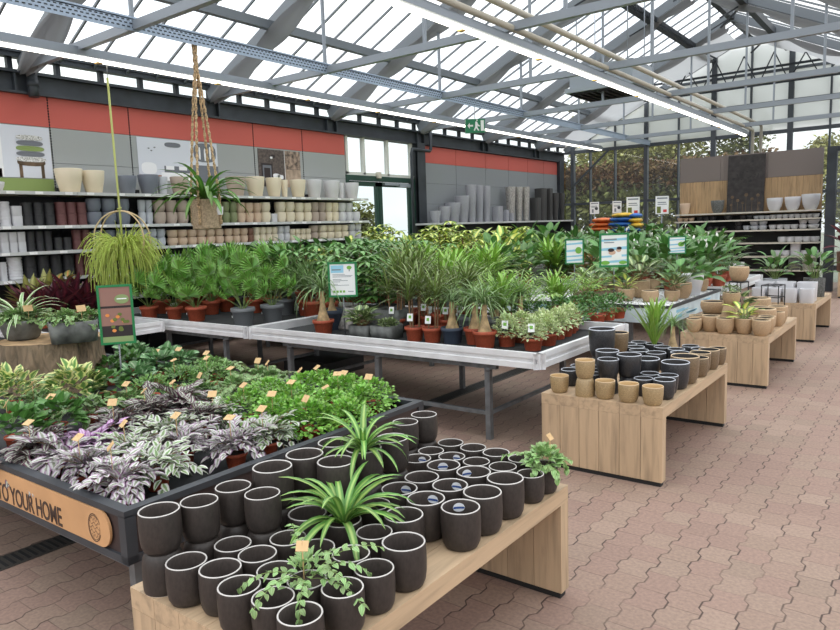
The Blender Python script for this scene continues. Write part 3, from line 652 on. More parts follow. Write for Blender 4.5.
# door bay: white framed lights over a green glazed double door
mb = MB()
for y in (9.83, 10.32, 11.05, 11.84): mb.box(XW-.08, XW, y-.03, y+.03, 2.72, 3.44)
mb.box(XW-.08, XW, 9.8, 11.9, 2.68, 2.76)
struct('window_1', mb, 'frame_white'); w1 = bpy.context.scene.objects['window_1']
mb = MB(); mb.face([(XW-.05, 9.8, 2.7), (XW-.05, 11.9, 2.7), (XW-.05, 11.9, 3.44), (XW-.05, 9.8, 3.44)]); mb.obj('window_pane', 'gable_glass', w1)
mb = MB(); mb.box(XW-.08, XW+.02, 9.76, 11.9, 2.6, 2.7); mb.box(XW-.08, XW+.02, 9.76, 9.84, 0, 2.6); mb.box(XW-.08, XW+.02, 11.8, 11.9, 0, 2.6)
dr = struct('door_1', mb, 'door_green')
for y0, y1 in ((9.85, 10.72), (10.75, 11.79)):
    mb = MB()
    for a, b_ in ((y0, y0+.09), (y1-.09, y1)): mb.box(XW-.06, XW-.01, a, b_, .02, 2.59)
    for a, b_ in ((.02, .2), (1.0, 1.08), (2.5, 2.59)): mb.box(XW-.06, XW-.01, y0, y1, a, b_)
    lf = mb.obj('door_leaf', 'door_green', dr)
    mb = MB(); mb.face([(XW-.035, y0, .1), (XW-.035, y1, .1), (XW-.035, y1, 2.55), (XW-.035, y0, 2.55)]); mb.obj('glass_pane', 'door_glass', lf)
mb = MB(); mb.box(XW-.01, XW+.06, 10.85, 11.7, 2.53, 2.58); mb.box(XW-.01, XW+.09, 11.3, 11.72, 2.5, 2.57); mb.obj('door_closer', 'steel_grey', dr)
mb = MB(); mb.box(XW, XW+.07, 10.64, 10.74, 2.66, 2.78); mb.obj('door_sensor', 'shelf_board', dr)
mb = MB(); mb.box(XW-.14, XW+.1, 11.93, 12.2, 0, 3.46); mb.box(XW+.04, XW+.08, 11.93, 12.2, 0, 3.46); struct('column_left', mb, 'steel_dark')
mb = MB(); mb.box(XW-.14, XW+.08, 18.82, 19.1, 0, 3.46); struct('column_corner', mb, 'steel_dark')

# gable wall of glass
mb = MB()
def zroof(x): return ZE+SL*(x-XW) if x < XR else ZR-SL*(x-XR)
for x, w in ((-8.9, .1), (-8.35, .035), (-7.6, .035), (-6.71, .1), (-5.83, .035), (-4.94, .12), (-4.05, .04), (-3.15, .12), (-2.3, .04), (-1.38, .1), (-.5, .04), (.4, .1)):
    mb.box(x-w/2, x+w/2, YG-.05, YG+.08, 0, zroof(x)-.05)
for z, h in ((.35, .12), (2.2, .07), (3.72, .09), (4.45, .06), (5.2, .06)):
    xa = max(XW, XR-(ZR-z)/SL+.05) if z > ZE else XW
    xb = min(XE, XR+(ZR-z)/SL-.05) if z > ZE else XE
    mb.box(xa, xb, YG-.03, YG+.06, z-h/2, z+h/2)
mb.bar((-8.9, YG-.06, 2.7), (-7.75, YG-.06, 3.7), .05, .05)
struct('wall_gable', mb, 'steel_mid')
mb = MB(); y = YG+.03
mb.face([(XW, y, 0), (XE, y, 0), (XE, y, 3.74), (XW, y, 3.74)]); struct('window_gable', mb, 'gable_glass')
mb = MB(); mb.face([(XW, y, 3.74), (XE, y, 3.74), (XE, y, ZE), (XR, y, ZR), (XW, y, ZE)]); struct('window_gable_film', mb, 'gable_film')
# creased insulating film hung inside the upper gable
R_ = random.Random(5); mb = MB(); rows = []; uvs = []
for i in range(25):
    z = 3.86+(ZR-.35-3.86)*i/24; r = []; q = []
    for j in range(61):
        x0, x1 = XR-(ZR-.1-z)/SL+.1, XR+(ZR-.1-z)/SL-.1; x = x0+(x1-x0)*j/60
        r.append((x, YG+.16+.03*math.sin(x*7+z*9+math.sin(z*5)*2)+R_.uniform(-.02, .02), z)); q.append((0, 0))
    rows.append(r); uvs.append(q)
mb.quadstrip(rows, uvs); struct('film_sheet', mb, 'gable_film')
# roof: panes, glazing bars, rafters, ties, purlins
for k, (xa, xb) in enumerate(((XW, XR), (XR, XE))):
    za, zb = (ZE, ZR) if k == 0 else (ZR, ZE)
    for i in range(len(TR)):
        y0 = TR[i]; y1 = TR[i+1] if i+1 < len(TR) else YG
        mb = MB(); mb.face([(xa, y0, za+.13), (xa, y1, za+.13), (xb, y1, zb+.13), (xb, y0, zb+.13)]); struct('ceiling', mb, 'roof_glass')
        mb = MB(); n = 6 if i+1 < len(TR) else 4
        for j in range(n):
            y = y0+(y1-y0)*j/n; mb.bar((xa, y, za+.105), (xb, y, zb+.105), .024, .03, up=(0, 0, 1))
        struct('ceiling_glazing_bars', mb, 'steel_roof')
    dz = SL if k == 0 else -SL
    for y in TR+[YG]:
        mb = MB(); mb.bar((xa, y, za-.02), (xb, y, zb-.02), .09, .16); struct('roof_beam', mb, 'steel_roof')
for y in TR:
    mb = MB(); mb.bar((XW, y, 3.75), (XE, y, 3.75), .07, .09)
    for x in (-6.65, -5.0, -3.2, -1.55): mb.bar((x, y, 3.75), (x, y, zroof(x)), .035, .035)
    struct('truss_beam', mb, 'steel_grey')
for a, c in (((XW+1.55, 4.45), .12), ((XR+3.5, 4.45), .12)):
    x = a[0]; z = zroof(x)-.05
    mb = MB(); mb.bar((x, -3, z), (x, YG, z), .09, .12); struct('purlin_beam', mb, 'steel_roof')
for x in (-5.0, XR, -3.25):
    z = zroof(x)-(.1 if x != XR else .03)
    mb = MB(); mb.bar((x, -3, z), (x, YG, z), .12, .14, 0)
    for i in range(120 if x == -5.0 else 0):
        y = 9+i*.085; mb.box(x+.09, x+.13, y, y+.04, z-.06, z+.03, 0)
    for y in TR: mb.bar((x, y, z), (x+.5*(1 if x < XR else -1), y+.25, z-.32), .03, .03); mb.bar((x, y, z), (x-.35, y-.4, z-.3), .03, .03)
    struct('ridge_beam', mb, 'steel_dark')
mb = MB(); mb.box(XE-.04, XE+.3, -4, YG, ZE-.08, ZE+.04); struct('beam_aisle_gutter', mb, 'steel_mid')
for y in TR: mb = MB(); mb.box(XE-.02, XE+.1, y-.06, y+.06, 0, ZE-.08); struct('column_aisle_side', mb, 'steel_mid')
# lattice truss just inside the gable
mb = MB(); yy_ = YG-.55; n = 9
for i in range(n):
    x0 = XR-3.0+6.0*i/n; x1 = XR-3.0+6.0*(i+1)/n; xm = (x0+x1)/2
    mb.bar((x0, yy_, 4.82), (xm, yy_, min(zroof(xm)-.15, 5.55)), .025, .025); mb.bar((xm, yy_, min(zroof(xm)-.15, 5.55)), (x1, yy_, 4.82), .025, .025)
mb.bar((XR-3, yy_, 4.82), (XR+3, yy_, 4.82), .05, .05); mb.bar((XR-2.2, yy_, 5.2), (XR+2.2, yy_, 5.2), .05, .05)
struct('truss_beam_lattice', mb, 'steel_dark')
# perforated cable tray hung at tie level
mb = MB(); x = -6.65; mb.box(x-.06, x+.06, -3, YG, 3.80, 3.812, 0); mb.box(x-.06, x-.052, -3, YG, 3.73, 3.812, 0); mb.box(x+.052, x+.06, -3, YG, 3.69, 3.83, 0)
i = 0
for k in range(230):
    y = .5+k*.055
    for z in (3.725, 3.76, 3.79): mb.box(x+.058, x+.0625, y+(.027 if z == 3.76 else 0), y+.03+(.027 if z == 3.76 else 0), z-.006, z+.006, 1)
reg(mb.obj('cable_tray', ['perforated', 'steel_dark']), 'long perforated galvanised cable tray running under the glass roof', 'cable tray')
# folded shade screens bundled along the rafters, and open ones at the gable end
def swag(y, x0, x1, seed, w=.17, open_=0):
    R = random.Random(seed); mb = MB(); rows = []; uvs = []; n = 48; off = -.07
    for i in range(n+1):
        t = i/n; x = x0+(x1-x0)*t; z = zroof(x)-.14; sg = abs(math.sin(t*PI*4.5))
        dep = .05+.1*sg; r = []
        for j in range(9):
            a = PI*j/8; fl = .02*(1 if j % 2 else -1)*(.6+.4*math.sin(t*9+seed))
            r.append((x, y+off-math.cos(a)*w*(.7+.45*sg)+fl, z-math.sin(a)*dep+fl))
        rows.append(r); uvs.append([(0, 0)]*9)
    mb.quadstrip(rows, uvs, 0)
    return mb
for i, y in enumerate(TR[1:]):
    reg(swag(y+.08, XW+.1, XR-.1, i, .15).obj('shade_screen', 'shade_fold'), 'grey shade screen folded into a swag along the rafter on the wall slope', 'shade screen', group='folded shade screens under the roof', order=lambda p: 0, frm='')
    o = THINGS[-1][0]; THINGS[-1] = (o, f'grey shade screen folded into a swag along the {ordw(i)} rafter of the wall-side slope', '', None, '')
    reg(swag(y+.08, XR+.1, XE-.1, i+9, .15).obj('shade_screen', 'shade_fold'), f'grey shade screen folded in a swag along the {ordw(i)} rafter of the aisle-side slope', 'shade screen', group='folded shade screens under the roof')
for k, (xa, xb, ds) in enumerate(((XW+.5, -6.2, 'pale shade screen drawn open above the steel corner column by the gable'), (-6.0, XR-.2, 'pale shade screen drawn open under the wall-side slope just before the gable apex'), (XR+.2, -1.6, 'pale shade screen drawn open under the aisle-side slope at the gable'))):
    mb = MB(); rows = []; uvs = []
    for i in range(33):
        t = i/32; x = xa+(xb-xa)*t; r = []
        for j in range(13): y = 17.62+1.55*j/12; r.append((x, y, zroof(x)-.16-.12*abs(math.sin(t*PI*2))*math.sin(PI*j/12)-.012*math.sin(j*2.1)))
        rows.append(r); uvs.append([(0, 0)]*13)
    mb.quadstrip(rows, uvs); reg(mb.obj('shade_screen', 'shade_cloth'), ds, 'shade screen', group='open shade screens by the gable')
# strip lights
for x, y0, y1, z, ds in ((-7.73, -1.5, 18.6, 3.62, 'long white strip light hanging near the red banded wall'), (-3.87, -1.5, 17.95, 3.55, 'long white strip light hanging down the middle of the roof')):
    t = thing('strip_light', ds, 'light', (x, y0, z))
    mb = MB(); mb.box(-.075, .075, 0, y1-y0, .02, .085); mb.box(-.03, .03, 0, y1-y0, .085, .125); mb.obj('housing', 'steel_grey', t)
    mb = MB(); mb.box(-.032, .032, 0, y1-y0, -.006, .02); mb.obj('diffuser', 'led', t)
    y = .9
    while y < y1-y0:
        mb = MB(); mb.box(-.03, .03, y-.03, y+.03, -.02, -.006); mb.obj('lamp_clip', 'clip_amber', t); y += 1.62
    for yy in TR[1:]:
        mb = MB(); mb.tube([(0, yy-y0, .12), (0, yy-y0, 3.72-z)], .006, 5); mb.obj('hanger', 'wire', t)
# two heating pipes that turn down to the floor by the gable
for dx, z, yend, ds in ((.06, 3.73, 18.45, 'lower beige heating pipe above the middle strip light'), (.14, 3.88, 18.98, 'upper beige heating pipe above the middle strip light')):
    mb = MB(); x = -3.87+dx; mb.tube([(x, -2, z), (x, yend-.06, z), (x, yend, z-.06), (x, yend, 2.0), (x, yend, .3)], .035, 10)
    reg(mb.obj('heating_pipe', 'pipe_beige'), ds, 'pipe')
# box heater under the roof
t = thing('unit_heater', 'grey box air heater with dark louvres hanging under the glass roof', 'heater', (-5.05, 12.55, 3.93))
mb = MB(); mb.box(-.55, .62, -.5, .5, .1, .5); mb.box(-.62, .68, -.56, .56, .06, .14); mb.obj('casing', 'heater_grey', t)
mb = MB()
for i in range(9): mb.bar((-.5+.125*i, -.48, .02), (-.5+.125*i, .48, .02), .11, .015, up=(.6, 0, 1))
mb.box(-.55, .62, -.5, .5, .03, .062); mb.obj('louvre', 'heater_dark', t)
mb = MB()
for a in (-.45, .5):
    for c in (-.42, .42): mb.tube([(a, c, .45), (a, c, zroof(-5.05+a)-3.93)], .01, 5)
mb.obj('hanger_rod', 'steel_grey', t)
# exit sign
P = onx(475, 126, -6.65); t = thing('exit_sign', 'green emergency exit sign with white arrow and running figure under the roof', 'sign', (P.x, P.y, P.z-.12), .72)
mb = MB(); mb.box(-.17, .17, -.04, .04, 0, .235); mb.obj('sign_body', 'exit_green', t)
mb = MB(); y = -.043
def flat(mb, pts, y, mi=0): mb.face([(a, y, c) for a, c in pts], mi)
flat(mb, [(-.14, .12), (-.1, .17), (-.1, .135), (-.04, .135), (-.04, .105), (-.1, .105), (-.1, .07)], y)
flat(mb, [(.0, .19), (.03, .19), (.05, .14), (.08, .12), (.07, .1), (.035, .12), (.04, .08), (.07, .04), (.05, .03), (.01, .08), (-.01, .03), (-.03, .04), (-.005, .1)], y); flat(mb, [(.02, .2), (.04, .2), (.045, .215), (.03, .23), (.015, .215)], y)
flat(mb, [(.095, .03), (.15, .03), (.15, .21), (.095, .21)], y); mb.obj('pictogram', 'sign_paper', t)
mb = MB(); mb.tube([(0, 0, .23), (0, 0, 3.72-P.z+.12)], .006, 5); mb.obj('hanger', 'wire', t)

# ------------------------------------------------------------------ outside: trees beyond the gable
def tree(name, mat, x, y, h, rad, ds, seed, trunk_h=None):
    R = random.Random(seed); t = thing(name, ds, 'tree', (x, y, -.05))
    mb = MB(); blobs = [(R.uniform(-.6, .6)*rad, R.uniform(-.6, .6)*rad, h*R.uniform(.3, .85), rad*R.uniform(.35, .6)) for _ in range(12)]+[(0, 0, h*.78, rad*.6)]
    for i in range(8500):
        bx, by, bz, br = blobs[i % 13]; v = Vector((R.gauss(0, 1), R.gauss(0, 1), R.gauss(0, 1))).normalized()*br*R.uniform(.35, 1.05)
        leaf(mb, (bx+v.x, by+v.y, max(.2, bz+v.z)), R.uniform(0, 6.28), R.uniform(-.8, .8), R.uniform(.16, .3), R.uniform(.1, .18), .5, 2, 'ovate', .1, 0, R.uniform(-1, 1))
    mb.obj('crown', mat, t)
    mb = MB(); mb.tube([(0, 0, 0), (.05, .02, h*.3), (0, 0, h*.7)], [.18, .15, .06], 8); mb.obj('trunk', 'trunk', t)
TREES = [(-19.4, 33.5, 4.4, 2.2, 'lf_treelight'), (-14.6, 32, 4.9, 2.4, 'lf_tree'), (-10.4, 29, 6.4, 3.0, 'lf_treelight'), (-12.6, 35, 8, 3.4, 'lf_treelight'), (-17.6, 26, 4.0, 1.8, 'lf_tree'), (-7.6, 33, 6.9, 2.7, 'lf_tree'), (-3.0, 35, 5.4, 2.2, 'lf_treelight'), (2.5, 33, 5.6, 2.6, 'lf_tree'), (-19.5, 19.6, 2.7, 1.5, 'lf_tree'), (-23, 22.5, 3.1, 1.8, 'lf_tree'), (-21.5, 17.5, 2.6, 1.4, 'lf_tree')]
KT = {'lf_tree': 'olive green tree beyond the glass gable', 'lf_treelight': 'yellowish green tree beyond the glass gable'}
for i, (x, y, h, r, m) in enumerate(TREES):
    ds = KT[m] if y > 22 else 'green tree outside the green glazed door'
    tree('broadleaf_tree', m, x, y, h, r, ds, i+3); THINGS[-1] = (THINGS[-1][0], ds, '', lambda p: p.x, 'from the corner column' if y > 22 else 'from the path')
t = thing('beech_hedge', 'rust topped green clipped hedge in front of the trees beyond the gable', 'hedge', (-12.5, 25.5, -.05))
R = random.Random(77); mb = MB()
for i in range(6500):
    leaf(mb, (R.uniform(-6, 8), R.uniform(-.5, .5), 3.0+R.uniform(-.05, .8)+.12*math.sin(i)), R.uniform(0, 6.28), R.uniform(-1, 1), .22, .14, .4, 2, 'ovate', .1, 0, R.uniform(-1, 1))
mb.obj('foliage', 'lf_beech', t)
mb = MB()
for i in range(8000): leaf(mb, (R.uniform(-6, 8), R.uniform(-.5, .6), R.uniform(.05, 3.05)), R.uniform(0, 6.28), R.uniform(-1, 1), .3, .19, .4, 2, 'ovate', .1, 0, R.uniform(-1, 1))
mb.obj('foliage', 'lf_tree', t)
mb = MB(); mb.box(-9.2, -6.6, 22, 22.05, .5, 1.3)
for x in (-9.1, -7.9, -6.7): mb.box(x, x+.05, 22, 22.05, -.06, 1.3)
reg(mb.obj('fence', 'steel_grey'), 'low grey fence standing outside the gable', 'fence')
# ------------------------------------------------------------------ wooden display tables (0.8 m wide, 0.5 m high)
def wood_table(y0, y1, ds, x0=-2.07, x1=-1.26):
    t = thing('display_table', ds, 'table', ((x0+x1)/2, (y0+y1)/2, 0), group='low pine display tables along the aisle'); w = (x1-x0)/2; l = (y1-y0)/2; n = 6; pw = 2*w/n
    mb = MB()
    for i in range(n): mb.box(-w+i*pw+.001, -w+(i+1)*pw-.001, -l, l, .43, .5)
    mb.obj('table_top', 'pine_y', t)
    for s in (-1, 1):
        mb = MB(); a, b_ = (-l, -l+.07) if s < 0 else (l-.07, l)
        for i in range(n): mb.box(-w+i*pw+.0015, -w+(i+1)*pw-.0015, a, b_, .03, .429)
        e = mb.obj('end_panel', 'pine_z', t)
        mb = MB(); mb.box(-w+.012, w-.012, a+.01, b_-.01, 0, .03); mb.obj('plinth', 'black_plinth', e)
    return t
T1 = (1.08, 2.64)
wood_table(*T1, 'pine bench table of dark brown pots nearest the planted tray', -2.05, -1.245)
wood_table(4.07, 5.63, 'pine bench table of black and gold glazed pots', -2.11, -1.30)
wood_table(7.04, 8.59, 'pine bench table of sand coloured round pots', -2.08, -1.27)
wood_table(9.98, 11.5, 'pine bench table of white square pots', -2.08, -1.265)
wood_table(15.6, 17.0, 'pine bench table beyond the dark post with a boxy brown pot', -1.62, -.8)

# ---- dark brown tumblers on the first table: (x, y of the rim centre, diameter, stacked, what is in it)
TZ = .5
def on1(px, py, wd, st):
    d = .14
    for _ in range(6):
        P = onz(px, py, TZ+d*(2 if st else 1)); d = wd*dist(P)/FPX
    return P.x, P.y, d
ROW1 = [(159, 517, 43, 1), (204, 502, 39, 1), (237, 486, 37, 1), (265, 494, 37, 1), (276, 466, 41, 1), (229, 544, 38, 0), (188, 561, 42, 0), (255, 554, 40, 0), (217, 571, 44, 0), (236, 588, 45, 0), (274, 597, 45, 0), (307, 614, 48, 0), (347, 591, 45, 0), (278, 569, 40, 0), (289, 537, 38, 0), (317, 546, 39, 0), (349, 555, 40, 0), (380, 568, 42, 0), (375, 531, 38, 0), (305, 512, 40, 0), (306, 453, 39, 1), (337, 460, 39, 1), (335, 441, 36, 1), (392, 437, 33, 1), (408, 421, 27, 1), (426, 414, 27, 1), (448, 442, 26.7, 0), (473, 447, 27, 0), (496, 452, 28, 0), (521, 458, 27, 0), (429, 450, 27, 0), (452, 456, 28, 0), (476, 461, 28, 0), (502.6, 466, 29, 0), (417, 458, 29, 0), (445.5, 465, 35, 0), (477, 472, 36, 0), (530.6, 473, 28, 0), (510.4, 478.6, 38.5, 0), (422, 476.5, 36, 0), (452, 485, 37.5, 0), (488.7, 493, 40.6, 0), (462.5, 506.6, 41, 0), (427.7, 498, 40, 0), (397, 489, 38, 0), (403, 514.5, 41, 0), (410, 543, 46, 0), (372, 503, 35, 0)]   # the last but one: rim width
STK = {462: .2, 427: -.9, 400: 0, 397: -.9, 445: .1, 477: 1.0, 452: -.9, 417: -.9}
GP1 = 'dark brown tumbler pots on the first pine table'
for (px, py, d, st) in ROW1:
    x, y, h = on1(px, py, d, st); d = h
    small = d < .128; row = 'tray side' if x < -1.85 else 'aisle edge' if x > -1.45 else 'middle'
    base = 'small dark brown pot' if small else 'dark brown pot'
    if st:
        pot('dark', x, y, TZ+h*.985, d/2, h, 'dark brown pot on an upturned one', name='plant_pot', where='on first pine table', group=GP1, order=lambda p: p.y, frm='from near end')
        pot('dark', x, y, TZ, d/2, h*.985, 'upturned dark brown pot under another', inv=True, where='on first pine table', group=GP1, order=lambda p: p.y, frm='from near end')
    else:
        k = int(px) if int(px) in STK and py > 455 else None
        o = pot('dark', x, y, TZ, d/2, h, base+(' with round sticker' if k else ''), where=row+' of first pine table', group=GP1, order=lambda p: p.y, frm='from near end')
        if k:
            # round sticker on the inner wall facing the camera
            az = math.atan2(y, x)+STK[k]*.5; mb = MB(); R0 = .875
            for part, z0, z1, m in ((0, .68, .9, 0), (1, .74, .8, 1)):
                rws = []; uvs = []
                for j in range(11):
                    u = -1+2*j/10; hh = math.sqrt(max(0, 1-u*u)); a = az+u*.36; rr = R0-.004*(part+1)
                    za, zb = (.79-.115*hh, .79+.115*hh) if part == 0 else (max(.755, .79-.115*hh), min(.81, .79+.115*hh))
                    if part == 1 and hh < .2: za = zb = .78
                    rws.append([(rr*math.cos(a), rr*math.sin(a), za), (rr*math.cos(a), rr*math.sin(a), zb)]); uvs.append([(0, 0)]*2)
                mb.quadstrip(rws, uvs, m)
            mb.obj('sticker', ['sticker_white', 'sticker_blue'], o)
# planted ones
P = on1(366, 447, 38, 1); plant('spider', P[0], P[1], TZ+P[2]*.985, 'spider plant in a dark pot raised on an upturned pot', 'dark', P[2]/2, P[2], .78, .6, name='spider_plant')
pot('dark', P[0], P[1], TZ, P[2]/2, P[2]*.985, 'upturned dark pot under the raised spider plant', inv=True, group=GP1)
P = on1(341, 519, 39, 0); plant('spider', P[0], P[1], TZ, 'striped spider plant in a dark pot standing low among empty pots', 'dark', P[2]/2, P[2], .95, 2.2, 1, name='spider_plant')
P = on1(312, 583, 42, 0); plant('vine', P[0], P[1], TZ, 'trailing green vine with a square wooden tag in a dark pot', 'dark', P[2]/2, P[2], .85, .4, 0, name='trailing_vine', tagsize=.75, tag='wood', tagaz=-1.0)
P = on1(553, 466, 28, 0); plant('vinebush', P[0], P[1], TZ, 'bushy trailing vine in a dark pot at the far aisle corner of the table', 'dark', P[2]/2, P[2], .95, 1.4, 1, name='trailing_vine', tagsize=.75, tag='wood')

# ---- black, brown and gold glazed pots on the second table
GP2 = 'glazed pots on the second pine table'
def put2(kind, px, py, d, h, ds, z0=TZ, **kw):
    P = onz(px, py, z0+h); kw.setdefault('where', 'on second pine table'); kw.setdefault('group', GP2); kw.setdefault('frm', 'from aisle'); return pot(kind, P.x, P.y, z0, d/2, h, ds, **kw)
put2('ggold', 559.5, 375, .125, .115, 'gold speckled pot at the corner towards the metal bench')
P = onz(585, 359.5, TZ+.24); pot('ggold', P.x, P.y, TZ+.12, .064, .12, 'gold speckled pot standing on an upturned gold pot', group=GP2); pot('ggold', P.x, P.y, TZ, .064, .12, 'upturned gold speckled pot at the front of the table', inv=True, group=GP2)
for px, py in ((605, 380), (628.5, 383), (652.5, 386)): put2('ggold', px, py, .128, .118, 'gold speckled pot in the front row')
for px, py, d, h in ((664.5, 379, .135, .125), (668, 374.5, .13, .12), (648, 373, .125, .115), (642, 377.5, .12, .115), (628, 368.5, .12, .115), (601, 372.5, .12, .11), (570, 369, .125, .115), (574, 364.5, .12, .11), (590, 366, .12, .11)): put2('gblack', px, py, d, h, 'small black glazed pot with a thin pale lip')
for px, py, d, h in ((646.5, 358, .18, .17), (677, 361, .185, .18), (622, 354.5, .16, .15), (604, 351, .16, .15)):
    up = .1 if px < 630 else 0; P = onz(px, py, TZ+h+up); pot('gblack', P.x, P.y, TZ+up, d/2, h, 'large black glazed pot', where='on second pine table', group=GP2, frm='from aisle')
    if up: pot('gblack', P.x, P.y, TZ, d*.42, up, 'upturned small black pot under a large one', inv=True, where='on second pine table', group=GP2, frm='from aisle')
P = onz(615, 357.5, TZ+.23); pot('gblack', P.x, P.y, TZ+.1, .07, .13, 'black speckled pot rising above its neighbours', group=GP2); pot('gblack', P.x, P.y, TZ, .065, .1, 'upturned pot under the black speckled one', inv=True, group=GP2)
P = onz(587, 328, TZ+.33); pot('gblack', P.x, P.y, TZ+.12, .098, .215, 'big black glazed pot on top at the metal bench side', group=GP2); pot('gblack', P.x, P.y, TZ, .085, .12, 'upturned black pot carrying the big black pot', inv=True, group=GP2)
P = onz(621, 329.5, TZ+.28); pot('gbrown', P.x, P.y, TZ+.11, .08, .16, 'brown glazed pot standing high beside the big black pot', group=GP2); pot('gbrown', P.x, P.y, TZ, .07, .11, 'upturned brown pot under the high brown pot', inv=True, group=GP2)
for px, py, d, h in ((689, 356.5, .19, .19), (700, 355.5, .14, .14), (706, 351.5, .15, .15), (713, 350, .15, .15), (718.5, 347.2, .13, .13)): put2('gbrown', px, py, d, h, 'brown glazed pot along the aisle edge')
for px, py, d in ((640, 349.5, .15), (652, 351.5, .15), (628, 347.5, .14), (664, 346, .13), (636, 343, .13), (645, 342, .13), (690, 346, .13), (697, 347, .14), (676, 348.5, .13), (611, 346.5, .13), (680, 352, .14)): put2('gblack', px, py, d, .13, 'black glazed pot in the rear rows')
P = onz(661, 347, TZ+.1); plant('arecaup', P.x, P.y, TZ, 'young areca palm with upright green fronds among glazed pots', 'gblack', .07, .13, 1.0, .5, 0, name='areca_palm', where='on second pine table')
P = onz(681, 349, TZ+.05); plant('pony', P.x, P.y, TZ, 'ponytail palm with a thick pale stem beside the areca palm', 'gbrown', .07, .1, .62, .2, 0, name='ponytail_palm', trunk=(.2, .045), where='on second pine table')

# ---- sand coloured pots on the third table
GP3 = 'sand coloured pots on the third pine table'
def put3(kind, px, py, d, h, ds, z0=TZ, **kw):
    P = onz(px, py, z0+h); kw.setdefault('where', 'on third pine table'); return pot(kind, P.x, P.y, z0, d/2, h, ds, group=GP3, frm='from aisle', **kw)
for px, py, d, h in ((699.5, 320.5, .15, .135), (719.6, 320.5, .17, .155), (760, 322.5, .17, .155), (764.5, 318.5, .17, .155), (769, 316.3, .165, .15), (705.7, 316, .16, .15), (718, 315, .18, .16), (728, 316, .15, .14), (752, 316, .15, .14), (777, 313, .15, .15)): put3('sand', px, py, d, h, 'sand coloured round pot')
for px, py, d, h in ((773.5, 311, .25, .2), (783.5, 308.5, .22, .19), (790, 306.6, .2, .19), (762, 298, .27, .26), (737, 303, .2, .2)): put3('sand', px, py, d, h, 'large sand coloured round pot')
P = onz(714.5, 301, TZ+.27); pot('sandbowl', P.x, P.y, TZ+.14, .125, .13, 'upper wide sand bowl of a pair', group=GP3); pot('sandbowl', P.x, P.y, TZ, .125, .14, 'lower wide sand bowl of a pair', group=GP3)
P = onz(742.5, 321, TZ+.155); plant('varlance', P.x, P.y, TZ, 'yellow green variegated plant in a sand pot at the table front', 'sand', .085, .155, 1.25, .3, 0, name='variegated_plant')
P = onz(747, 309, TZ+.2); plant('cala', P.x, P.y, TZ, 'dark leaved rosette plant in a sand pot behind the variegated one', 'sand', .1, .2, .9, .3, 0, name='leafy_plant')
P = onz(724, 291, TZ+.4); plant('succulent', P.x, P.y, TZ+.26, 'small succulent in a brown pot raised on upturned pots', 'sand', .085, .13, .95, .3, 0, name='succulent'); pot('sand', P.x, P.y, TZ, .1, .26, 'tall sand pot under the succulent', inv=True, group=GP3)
# wire plant stand with a single sand bowl
P = onz(739, 272, .95); t = thing('plant_stand', 'thin black wire plant stand holding a single sand bowl', 'plant stand', (-2.0, 8.42, TZ)); Q = ony(739, 281, 8.42); t.location = (Q.x, 8.42, TZ); hz = Q.z-TZ
mb = MB()
for a in range(4): c, s = .1*math.cos(a*PI/2+.4), .1*math.sin(a*PI/2+.4); mb.tube([(c, s, 0), (c, s, hz)], .006, 6); c2, s2 = .1*math.cos((a+1)*PI/2+.4), .1*math.sin((a+1)*PI/2+.4); mb.tube([(c, s, hz-.01), (c2, s2, hz-.01)], .006, 6); mb.tube([(c, s, .06), (c2, s2, .06)], .005, 6)
mb.obj('stand_frame', 'crate_black', t)
mb = MB(); mb.lathe([(0, hz-.004), (.1, hz-.004), (.1, hz), (0, hz)], 20); mb.obj('stand_plate', 'crate_black', t)
pot('sand', Q.x, 8.42, hz+TZ, .108, .165, 'sand coloured bowl on a wire plant stand', group=GP3)
t = thing('wire_frame', 'empty black wire stand beside the sand bowl stand', 'plant stand', (Q.x+.32, 8.62, TZ)); mb = MB()
for a in range(4):
    c, s = .13*math.cos(a*PI/2+.6), .13*math.sin(a*PI/2+.6); c2, s2 = .13*math.cos((a+1)*PI/2+.6), .13*math.sin((a+1)*PI/2+.6); mb.tube([(c, s, 0), (c, s, .36)], .006, 6)
    for z in (.355, .22): mb.tube([(c, s, z), (c2, s2, z)], .006, 6)
mb.obj('stand_frame', 'crate_black', t)

# ---- white square pots and peace lilies on the fourth table
GP4 = 'white square pots on the fourth pine table'
for x in (-1.955, -1.765, -1.575, -1.385): pot('cube_white_ceramic', x, 10.1, TZ, .084, .185, 'small white square pot in the front row', group=GP4, where='on fourth pine table', frm='from aisle')
for x in (-1.93, -1.675, -1.42): pot('cube_white_ceramic', x, 10.34, TZ, .115, .25, 'larger white square pot in the second row', group=GP4, where='on fourth pine table', frm='from aisle')
for x, y, X in ((-1.88, 10.75, 0), (-1.42, 10.95, 1)):
    plant('deep', x, y, TZ, 'peace lily in grey square planter', 'cube_zinc_dark' if X else 'cube_pale_grey_ceramic', .12, .26, .95, 1.0+X, X, name='peace_lily', where='on fourth pine table', frm='from aisle')
P = Vector((-1.2, 16.3, .5)); plant('redcord', -1.45, 15.9, .5, 'dark red leaved plant in a boxy brown pot beyond the dark post', 'cube_rust_ceramic', .22, .4, 1.7, .3, 0, name='red_leaved_plant')
pot('cube_rust_ceramic', -.95, 15.85, .5, .2, .3, 'boxy brown pot on the far pine table', group='boxy brown pots')

